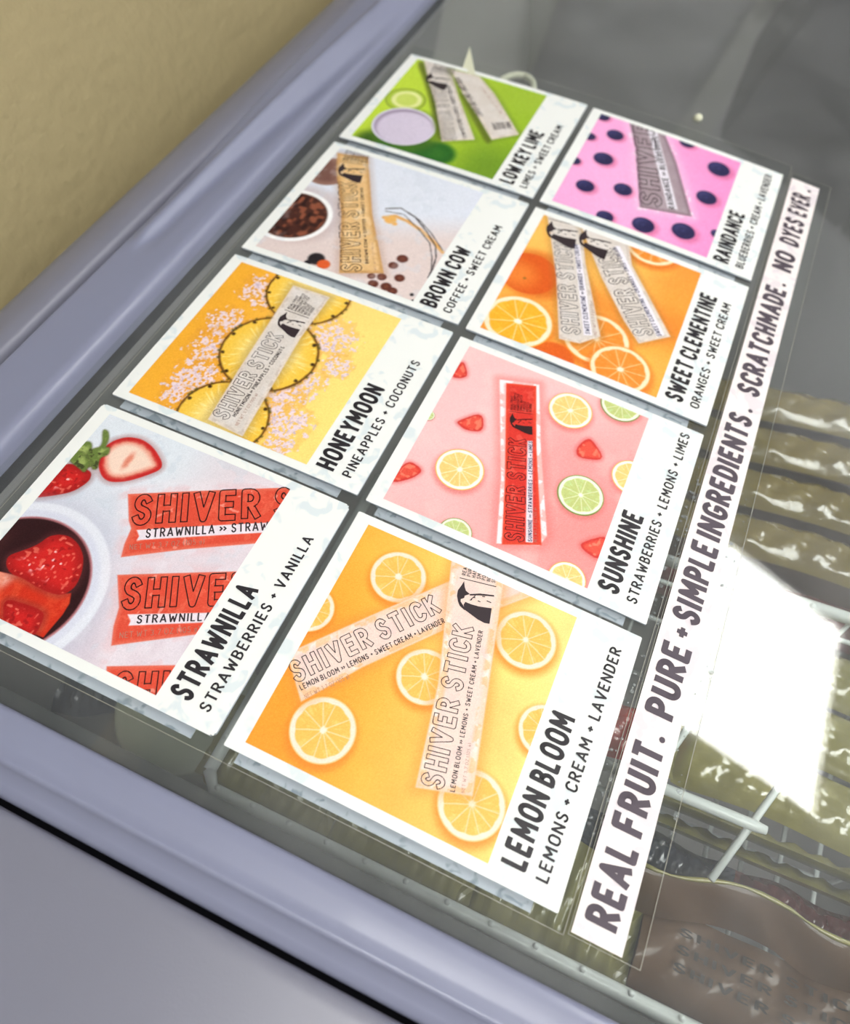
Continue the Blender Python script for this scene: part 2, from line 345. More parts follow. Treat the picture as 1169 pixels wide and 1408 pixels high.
def inside(p, poly, eps):
    n = len(poly)
    for i in range(n):
        x0, y0 = poly[i]; x1, y1 = poly[(i+1) % n]; L = math.hypot(x1-x0, y1-y0)
        if ((x1-x0)*(p[1]-y0)-(y1-y0)*(p[0]-x0))/max(L, 1e-9) < eps: return False
    return True
def outline_shapes(ch, t, lw):
    sh = glyph_shapes(ch, t, 0.6); out = []
    for si, poly in enumerate(sh):
        n = len(poly)
        for i in range(n):
            a, b = Vector(poly[i]), Vector(poly[(i+1) % n]); L = (b-a).length; k = max(1, int(L/0.05))
            for j in range(k):
                p, q = a+(b-a)*j/k, a+(b-a)*(j+1)/k; m_ = (p+q)/2
                if any(inside(m_, o, 0.006) for oi, o in enumerate(sh) if oi != si): continue
                d = (q-p).normalized(); nn = Vector((-d.y, d.x))*lw/2; e = d*lw*0.4
                out.append([tuple(p-nn-e), tuple(q-nn+e), tuple(q+nn+e), tuple(p+nn-e)])
    return out
_cache = {}
def line_polys(text, t, outline=0, space=0.34, gap=0.17):
    """polygons of a line of text at cap height 1, and its length"""
    x = 0; polys = []
    for i, ch in enumerate(text):
        if ch == ' ': x += space; continue
        k = (ch, t, outline)
        if k not in _cache: _cache[k] = outline_shapes(ch, t, outline) if outline else glyph_shapes(ch, t)
        x += t/2
        polys += [[(px+x, py) for px, py in s] for s in _cache[k]]
        x += G[ch][0] + t/2 + (gap if not text[i:i+2] == '>>' else gap*0.2)
    return polys, x-gap
def clip(poly, r):
    u0, v0, u1, v1 = r
    for ax, lim, sg in ((0, u0, 1), (0, u1, -1), (1, v0, 1), (1, v1, -1)):
        res = []
        for i in range(len(poly)):
            a, b = poly[i], poly[(i+1) % len(poly)]; fa = (a[ax]-lim)*sg; fb = (b[ax]-lim)*sg
            if fa >= 0: res.append(a)
            if (fa >= 0) != (fb >= 0):
                k = fa/(fa-fb); res.append((a[0]+(b[0]-a[0])*k, a[1]+(b[1]-a[1])*k))
        poly = res
        if len(poly) < 3: return None
    return poly
def place(polys, L, b0, b1, h):
    """map a text line onto base line b0-b1 (v grows downwards) with cap height h"""
    dx, dy = b1[0]-b0[0], b1[1]-b0[1]; n = math.hypot(dx, dy); d = (dx/n, dy/n); up = (d[1], -d[0]); s = n/L
    return [[(b0[0]+d[0]*x*s+up[0]*y*h, b0[1]+d[1]*x*s+up[1]*y*h) for x, y in p] for p in polys]
# ------------------------------------------------------------------ pictures printed on the cards (drawn point by point on a fine mesh)
rng = np.random.default_rng(7)
_lat = rng.random((97, 97))
def noise(U, V, f, seed=0, oct=3):
    r = 0; a = 1; tot = 0
    for o in range(oct):
        x = U*f+seed*3.7+o*11.3+40; y = V*f+seed*5.1+o*7.9+40
        xi = np.floor(x).astype(int); yi = np.floor(y).astype(int); fx = x-xi; fy = y-yi; fx = fx*fx*(3-2*fx); fy = fy*fy*(3-2*fy)
        g = lambda i, j: _lat[(xi+i) % 97, (yi+j) % 97]
        r = r+a*((g(0,0)*(1-fx)+g(1,0)*fx)*(1-fy)+(g(0,1)*(1-fx)+g(1,1)*fx)*fy); tot += a; a *= .5; f *= 2.1
    return r/tot
def ss(a, b, x):
    t = np.clip((x-a)/(b-a), 0, 1); return t*t*(3-2*t)
class Pic:
    def __init__(s, rect, n):
        u0, v0, u1, v1 = rect; s.rect = rect; s.nu = n; s.nv = int(n*(v1-v0)/(u1-u0))
        s.U, s.V = np.meshgrid(np.linspace(u0, u1, s.nu), np.linspace(v0, v1, s.nv)); s.C = np.zeros(s.U.shape+(3,))
    def blend(s, m, c):
        c = np.asarray(c, float); m = np.clip(m, 0, 1)[..., None]; s.C = s.C*(1-m)+c*m
    def sd(s, poly):
        P = np.array(poly); U, V = s.U, s.V; d = np.full(U.shape, 9.0); ins = np.zeros(U.shape, bool)
        for i in range(len(P)):
            a, b = P[i], P[(i+1) % len(P)]; e = b-a; wx = U-a[0]; wy = V-a[1]
            t = np.clip((wx*e[0]+wy*e[1])/(e@e+1e-12), 0, 1); d = np.minimum(d, np.hypot(wx-e[0]*t, wy-e[1]*t))
            c = ((a[1] > V) != (b[1] > V)) & (U < (b[0]-a[0])*(V-a[1])/((b[1]-a[1]) if abs(b[1]-a[1]) > 1e-9 else 1e-9)+a[0]); ins ^= c
        return np.where(ins, -d, d)
    def polar(s, c): return np.hypot(s.U-c[0], s.V-c[1]), np.arctan2(s.V-c[1], s.U-c[0])
    def grain(s, a=6): s.C = np.clip(s.C+rng.normal(0, a, s.U.shape)[..., None], 0, 255)
    def slice(s, c, flesh=(250,190,90), pith=(253,226,205), rind=(247,205,140), shadow=(232,130,40), seg=10, sh=0.9, centre=(253,232,215), ln=.55):
        r, th = s.polar(c); R = c[2]
        rs = np.hypot(s.U-c[0]+R*.13, s.V-c[1]-R*.02); s.blend(ss(R*1.28, R*.9, rs)*sh*.8, shadow)
        s.blend(ss(R*1.02, R*.99, r), rind); s.blend(ss(R*.985, R*.95, r), pith)
        w_ = 0.83+0.035*np.abs(np.sin(th*seg/2+.6)); n = noise(s.U, s.V, 60/R*.13, 3)
        s.blend(ss(R*w_, R*(w_-.05), r), np.array(flesh)*1.0)
        fl = (ss(R*w_, R*(w_-.05), r))
        s.blend(fl*ss(.52, .75, noise(th*3, r/R*1.2, 3.0, 5))*.5, np.minimum(255, np.array(flesh)*1.0+[5, 25, 40]))
        for k in range(seg):
            a = th-(2*math.pi*(k+.3*math.sin(k*7.1))/seg); a = (a+math.pi) % (2*math.pi)-math.pi
            d = np.abs(a)*r; s.blend(fl*ss(R*.03, R*.008, d)*ln, pith)
        s.blend(ss(R*.15, R*.06, r+R*.06*(noise(s.U, s.V, 40/R*.1, 9)-.5)*2)*.95, centre)
def chaikin(p):
    out = []
    for i in range(len(p)):
        a, b = p[i], p[(i+1) % len(p)]; out += [(a[0]*.78+b[0]*.22, a[1]*.78+b[1]*.22), (a[0]*.22+b[0]*.78, a[1]*.22+b[1]*.78)]
    return out
def paint(name, ops, rect, n, peng):
    P = Pic(rect, n); U, V = P.U, P.V; u = (U-rect[0])/(rect[2]-rect[0]); v = (V-rect[1])/(rect[3]-rect[1])
    mixc = lambda a, b, t: np.array(a)*(1-t[..., None])+np.array(b)*t[..., None]
    if name == 'lemon':
        P.C = mixc((249,172,58), (255,224,138), ss(.1, 1.25, v*.85+u*.35)); P.C = P.C*(0.94+0.12*noise(U, V, 5, 1)[..., None])
        P.blend(ss(.5, .05, v)*ss(.9, .4, u)*.5, (243,146,40))
    elif name == 'straw':
        P.C = mixc((202,202,218), (222,228,236), ss(.2, .9, u)); P.blend(ss(.4, .75, v)*.55, (222,196,202))
        P.blend(ss(.55, .75, noise(U, V, 9, 4))*.35, (236,234,240)); P.blend(ss(.62, .7, noise(U, V, 16, 8))*.3, (196,206,218))
    elif name == 'honey':
        P.C = mixc((248,176,50), (255,222,126), ss(.25, .95, v+.2*u)); P.C = P.C*(0.97+0.06*noise(U, V, 6, 2)[..., None])
    elif name == 'brown':
        P.C = mixc((226,208,204), (224,228,240), ss(.35, .6, u*.75+.35*(1-v)))
    elif name == 'lime':
        P.C = mixc((150,186,36), (196,222,62), ss(0, .9, 1-v)); P.blend(ss(.6, .9, v)*ss(.5, .1, u)*.6, (88,128,30)); P.blend(ss(.5, 1, v)*ss(.4, 1, u)*.5, (176,200,70))
    elif name == 'rain':
        P.C = mixc((250,172,222), (240,150,206), ss(.2, 1, v)); P.blend(ss(.6, .2, np.hypot(u-.35, v-.45))*.3, (253,190,228))
    elif name == 'clem':
        P.C = mixc((252,170,70), (253,192,92), ss(0, 1, u)); P.blend(ss(.4, .0, u)*ss(.5, .0, v)*.8, (255,210,110)); P.blend(ss(.15, .55, u)*ss(.7, .45, u)*.75, (243,136,44))
        P.blend(ss(.55, .95, v)*ss(.2, .6, u)*.6, (240,128,36)); P.blend(ss(.6, .9, u)*ss(.7, .3, v)*.6, (255,190,96)); P.C = P.C*(0.93+0.14*noise(U, V, 4, 6)[..., None])
    elif name == 'sun':
        P.C = mixc((240,150,146), (250,196,196), ss(.0, .8, u*.3+(1-v)*.5+noise(U, V, 3, 3)*.3)); P.blend(ss(.45, .2, np.abs(u-.42))*ss(.2, .8, v)*.35, (236,128,126))
        P.blend(ss(.55, .8, noise(U, V, 7, 12))*.3, (252,212,208))
    if name == 'honey': ops = [o for o in ops if o[0] == 'flake']+[o for o in ops if o[0] != 'flake']
    for op in ops:
        k = op[0]
        if k == 'slice': P.slice(op[1])
        elif k == 'lslice': P.slice(op[1], (252,206,124), (255,250,236), (252,190,70), (226,110,104), 9, .8, (255,246,228))
        elif k == 'gslice':
            P.slice(op[1], (196,206,128), (246,246,226), (112,148,42), (214,110,108), 9, .8, (250,250,236))
            r, th = P.polar(op[1]); P.blend(ss(op[1][2]*.93, op[1][2]*1.0, r)*ss(op[1][2]*1.04, op[1][2]*1.0, r)*ss(.2, -.5, np.cos(th-.3))*.9, (96,132,30))
        elif k == 'oslice':
            if op[1] == 'g': P.slice(op[2], (246,178,44), (253,232,200), (246,178,80), (226,104,24), 10, .8, (255,244,226))
            else: P.slice(op[2], (238,142,48), (253,226,188), (244,158,64), (220,96,24), 10, .8, (255,236,214))
        elif k == 'blue':
            r, th = P.polar(op[1]); R = op[1][2]; P.blend(ss(R*1.5, R*.8, np.hypot(U-op[1][0]+R*.15, V-op[1][1]-R*.25))*.6, (214,96,140))
            P.blend(ss(R*1.05, R*.92, r), (38,34,78)); P.blend(ss(R*.9, R*.2, np.hypot(U-op[1][0]-R*.2, V-op[1][1]+R*.25))*.55, (84,86,140)); P.blend(ss(R*.3, R*.12, np.abs(r-R*.3))*.4, (24,22,60))
        elif k == 'pine':
            r, th = P.polar(op[1]); R = op[1][2]; n_ = noise(np.cos(th)*2, np.sin(th)*2, 5, 4)
            P.blend(ss(R*1.08, R*.98, r)*.5, (206,130,40)); P.blend(ss(R*1.01, R*.985, r), (116,74,24)); P.blend(ss(R*.975, R*.93, r+R*.03*(n_-.5)), (246,198,70))
            P.blend(ss(R*.9, R*.3, r)*.75, (253,234,158)); P.blend(ss(R*.95, R*.9, r)*ss(.5, .8, noise(th*6, r/R*1.5, 3, 6))*.6, (255,240,176))
            for q in range(11):
                a = q*2*math.pi/11+.3; cx, cy = op[1][0]+math.cos(a)*R*.92, op[1][1]+math.sin(a)*R*.92
                P.blend(ss(R*.06, R*.02, np.hypot(U-cx, V-cy)+R*.03*(noise(U, V, 60, q)-.5)), (62,40,14))
            P.blend(ss(R*.05, R*.01, np.abs(r-R*1.0))*ss(.5, .7, noise(th*4, r*0, 3, 2))*.7, (66,70,24))
        elif k == 'flake':
            c = op[1]; r = np.hypot(U-c[0], V-c[1]); n1 = noise(U, V, 48, 3, 3); d = r/c[2]-(n1-.5)*1.6
            P.blend(ss(1.3, .95, r/c[2]-(noise(U, V, 30, 5)-.5)*1.2)*.25, (226,150,60))
            m_ = ss(1.0, .8, d)*ss(.36, .52, noise(U, V, 85, 7, 2)); P.blend(m_*.95, (238,216,226)); P.blend(m_*ss(.55, .75, noise(U, V, 110, 9, 2))*.8, (206,180,196))
        elif k == 'bowl':
            c = op[1]; r, th = P.polar(c); R = c[2]; sc = ss(-.5, .8, np.sin(th)*.3+np.cos(th))
            P.blend(ss(R*1.5, R*1.25, r)*.3, (190,190,206)); P.blend(ss(R*1.27, R*1.22, r), (226,228,238)); P.blend(ss(R*1.16, R*1.08, r)*.6, (206,208,226))
            P.blend(ss(R*1.03, R*.995, r), (176,110,116)); P.blend(ss(R*1.0, R*.965, r), (44,14,18)); P.blend(ss(R*.95, R*.7, r)*ss(c[1]-R*.3, c[1]-R*.8, V)*.8, (88,48,44))
            P.blend(ss(.05, .02, np.hypot((U-c[0]-.02)*1.3, V-c[1]+R*.62)), (60,72,42))
        elif k == 'poly':
            kind, pts = op[1], op[2]; pts = chaikin(chaikin(pts)) if kind != 'berrycut2' else pts; d = P.sd(pts)
            if kind.startswith('leaf'):
                P.blend(ss(.01, -.003, d)*.5, (70,70,40)); P.blend(ss(.004, -.004, d), (104,124,58)); P.blend(ss(.002, -.02, d)*ss(.4, .65, noise(U, V, 40, 2)), (156,172,96)); P.blend(ss(.004, -.004, d)*ss(.6, .7, noise(U, V, 50, 6)), (64,70,34))
            elif kind == 'berry':
                P.blend(ss(.03, .0, d)*.35, (120,60,60)); P.blend(ss(.003, -.003, d), (168,22,22)); P.blend(ss(-.004, -.05, d), (206,32,30))
                s1 = noise(U, V, 75, 3, 1); P.blend(ss(0, -.01, d)*ss(.74, .86, s1)*.7, (238,120,100)); P.blend(ss(0, -.01, d)*ss(.25, .12, s1)*.5, (128,10,16)); P.blend(ss(-.02, -.05, d)*ss(.8, .95, noise(U, V, 60, 14, 1))*.9, (250,214,214))
            elif kind == 'berrycut':
                c = np.mean(np.array(pts), 0); P.blend(ss(.03, .0, d)*.4, (150,90,90)); P.blend(ss(.003, -.003, d), (196,36,34)); P.blend(ss(-.008, -.03, d+.012*(noise(U, V, 45, 3)-.5)), (232,150,128)); P.blend(ss(-.02, -.05, d)*.9, (246,222,204))
                P.blend(ss(.035, .01, np.hypot((U-c[0])*.45, (V-c[1])*1.3)+.01*noise(U, V, 50, 2))*.75, (222,110,84))
            elif kind == 'berrycut2':
                P.blend(ss(.003, -.003, d), (204,46,22)); v0 = min(q[1] for q in pts); P.blend(ss(.003, -.006, d)*ss(.10, .03, V-v0-.35*(U-pts[0][0]))*1., (244,206,192)); P.blend(ss(.003, -.006, d)*ss(.5, .7, noise(U, V, 22, 5))*.5, (226,84,50))
            elif kind == 'sberry':
                P.blend(ss(.022, .0, np.minimum(d, 9)+.0)*.5, (220,100,98)); P.blend(ss(.003, -.003, d), (212,50,44)); P.blend(ss(-.002, -.018, d), (232,84,66)); P.blend(ss(-.002, -.01, d)*ss(.6, .75, noise(U, V, 70, 5, 1))*.6, (246,150,120))
            elif kind == 'shadow': P.blend(ss(.015, -.02, d)*.8, (88,98,22))
        elif k in ('pouch', 'pouch2', 'red', 'red2', 'tan', 'mauve', 'clear', 'label'):
            d = P.sd(op[1]); n1 = noise(U, V, 14, 5); n2 = noise(U, V, 34, 9)
            if k == 'pouch':
                P.blend(ss(.05, -.01, d)*.45, (238,140,60)); P.blend(ss(.004, -.004, d), (244,206,180)); P.blend(ss(-.004, -.03, d), (242,214,202)); P.blend(ss(.0, -.012, d)*ss(-.03, -.012, d)*ss(.5, .62, n1)*.9, (252,236,226)); P.blend(ss(-.004, -.02, d)*ss(.55, .75, n1)*.4, (228,200,196))
                P.blend(ss(.0, -.01, d)*ss(-.035, -.02, d)*ss(.55, .45, n2)*.5, (246,178,110))
            elif k == 'pouch2':
                P.blend(ss(.05, -.01, d)*.4, np.array((150,110,50)) if name != 'lime' else np.array((90,110,30))); P.blend(ss(.005, -.004, d), (226,212,200)); P.blend(ss(-.004, -.025, d), (218,208,200)); P.blend(ss(.0, -.02, d)*ss(.4, .8, n1)*.3, (240,236,236)); P.blend(ss(0, -.008, d)*ss(-.022, -.012, d)*ss(.5, .6, n2)*.35, (180,160,150))
            elif k == 'red':
                P.blend(ss(.09, .01, d)*.35, (240,226,232)); P.blend(ss(.05, .01, d)*ss(.45, .6, n1)*.5, (226,190,196)); P.blend(ss(.004, -.003, d), (226,104,82)); P.blend(ss(-.002, -.02, d), (222,78,56)); P.blend(ss(-.002, -.02, d)*ss(.55, .7, n2)*.5, (232,110,84)); P.blend(ss(0, -.01, d)*ss(.72, .8, noise(U, V, 30, 21))*.5, (250,200,190))
            elif k == 'red2': P.blend(ss(.004, -.003, d), (226,70,44)); P.blend(ss(-.002, -.02, d), (218,54,44)); P.blend(ss(-.002, -.01, d)*ss(.3, .0, v)*.6, (240,110,66)); P.blend(ss(-.002, -.01, d)*ss(.6, .75, n2)*.5, (238,104,88))
            elif k == 'tan': P.blend(ss(.05, -.01, d)*.35, (170,130,110)); P.blend(ss(.005, -.004, d), (208,158,98)); P.blend(ss(-.004, -.03, d), (232,190,132)); P.blend(ss(-.004, -.02, d)*ss(.55, .7, n1)*.5, (246,216,170))
            elif k == 'mauve': P.blend(ss(.06, .005, d)*.5, (253,200,232)); P.blend(ss(.005, -.004, d), (140,116,128)); P.blend(ss(-.004, -.03, d), (166,146,154)); P.blend(ss(-.004, -.03, d)*ss(.4, .8, n1)*.3, (190,178,186)); P.blend(ss(.03, .015, d)*ss(-.004, .004, d)*ss(.6, .7, n2)*.8, (255,235,245))
            elif k == 'clear': P.blend(ss(.05, .0, d)*.45, (232,112,106)); P.blend(ss(.004, -.003, d)*.8, (250,196,192)); P.blend(ss(.002, -.004, d)*ss(-.03, -.012, d)*ss(.42, .55, n2)*.95, (250,240,244))
            elif k == 'label': P.blend(ss(.004, -.002, d)*.95, (238,232,242))
        elif k in ('cup', 'cup2'):
            c = op[1]; r, th = P.polar(c); R = c[2]
            if k == 'cup2': P.blend(ss(R*1.02, R*.95, r), (150,110,98)); P.blend(ss(R*.9, R*.6, r)*.6, (104,66,58))
            else:
                P.blend(ss(R*1.3, R*.95, np.hypot(U-c[0]-R*.12, V-c[1]-R*.12))*.5, (196,170,166)); P.blend(ss(R*1.02, R*.99, r), (250,248,248)); P.blend(ss(R*.9, R*.87, r), (128,96,86)); P.blend(ss(R*.87, R*.84, r), (70,34,26))
                n1 = noise(U, V, 42, 3, 1); P.blend(ss(R*.85, R*.82, r)*ss(.5, .75, n1)*.9, (150,84,58)); P.blend(ss(R*.85, R*.82, r)*ss(.3, .15, n1)*.8, (34,14,12))
        elif k == 'blob':
            c = op[2]; r, th = P.polar(c); R = c[2]
            cc = {'black': (36,30,34), 'orange': (222,92,40), 'gold': (236,178,96), 'coffee': (96,46,36), 'orangedark': (226,98,30), 'darkshadow': (60,96,20), 'darkgreen': (34,98,26), 'limeflesh': (206,222,104)}[op[1]]
            so = {'darkshadow': .6, 'darkgreen': .25, 'orangedark': .1, 'limeflesh': .12}.get(op[1], .2)
            P.blend(ss(R*(1+so), R*(1-so), r), cc)
            if op[1] == 'limeflesh': P.blend(ss(R*.25, R*.1, np.abs(r-R*.95)), (232,236,160))
            if op[1] == 'darkgreen': P.blend(ss(R*.7, R*.2, r)*.4, (70,130,40))
            if op[1] == 'coffee': P.blend(ss(R*.6, R*.2, r)*.4, (150,90,60))
        elif k == 'fruit':
            c = op[1]; r, th = P.polar(c); R = c[2]; P.blend(ss(R*1.4, R*.9, np.hypot(U-c[0]-R*.1, V-c[1]-R*.2))*.6, (206,86,20)); P.blend(ss(R*1.01, R*.97, r), (222,92,26)); P.blend(ss(R*1.0, R*.1, np.hypot(U-c[0]+R*.2, V-c[1]+R*.3))*.8, (246,140,56)); P.blend(ss(R*.07, R*.03, np.hypot(U-c[0]+R*.3, V-c[1]+R*.05)), (150,96,30)); P.C = P.C
        elif k == 'glass':
            r, th = P.polar(op[1]); R = op[1][2]; P.blend(ss(R, R*.95, r)*.4, (150,176,50)); P.blend(ss(R*.06, R*.01, np.abs(r-R*.97))*.7, (110,130,50))
        elif k == 'bowl3':
            r, th = P.polar(op[1]); R = op[1][2]; c = op[1]; P.blend(ss(R*1.3, R*.9, np.hypot(U-c[0]+R*.1, V-c[1]-R*.2))*.6, (80,112,24)); P.blend(ss(R*1.01, R*.97, r), (222,216,236)); P.blend(ss(R*.95, R*.88, r)*.8, (150,130,156)); P.blend(ss(R*.93, R*.8, np.hypot(U-c[0]+R*.08, V-c[1]-R*.08)), (214,202,222))
        elif k == 'stroke':
            pts = [Vector(q) for q in op[2]]; d = np.full(U.shape, 9.)
            for a, b2 in zip(pts[:-1], pts[1:]):
                e = b2-a; t = np.clip(((U-a.x)*e.x+(V-a.y)*e.y)/e.length_squared, 0, 1); d = np.minimum(d, np.hypot(U-a.x-e.x*t, V-a.y-e.y*t))
            P.blend(ss(op[3]*.7, op[3]*.3, d+.004*(noise(U, V, 40, 2)-.5)), {'gold': (226,170,100), 'black': (60,52,56)}[op[1]])
    if name == 'brown':
        P.blend(ss(.6, .75, noise(U, V, 14, 31))*.25, (206,214,226))
    P.grain(5)
    return P
def card_mesh(mb, x0, y0, u, v, h): return (x0+u, y0-v, surf(y0-v)+h)
def flat_polys(name, polys, m, parent, x0, y0, h, rect=None):
    mb = MB()
    for p in polys:
        if rect: p = clip(p, rect)
        if not p: continue
        mb.add([card_mesh(None, x0, y0, a, b, h) for a, b in p], [tuple(range(len(p)))] if len(p) < 5 or rect is None else [tuple(range(len(p)))])
    return mb.build(name, m, parent) if mb.f else None
def concave(poly, rect):
    p = clip(poly, rect)
    if not p: return []
    tri = tessellate_polygon([[Vector((a, b, 0)) for a, b in p]])
    return [[p[i] for i in t] for t in tri]
HH, GU, GV, SH = 1.17486, 0.05677, 0.04080, -0.00705
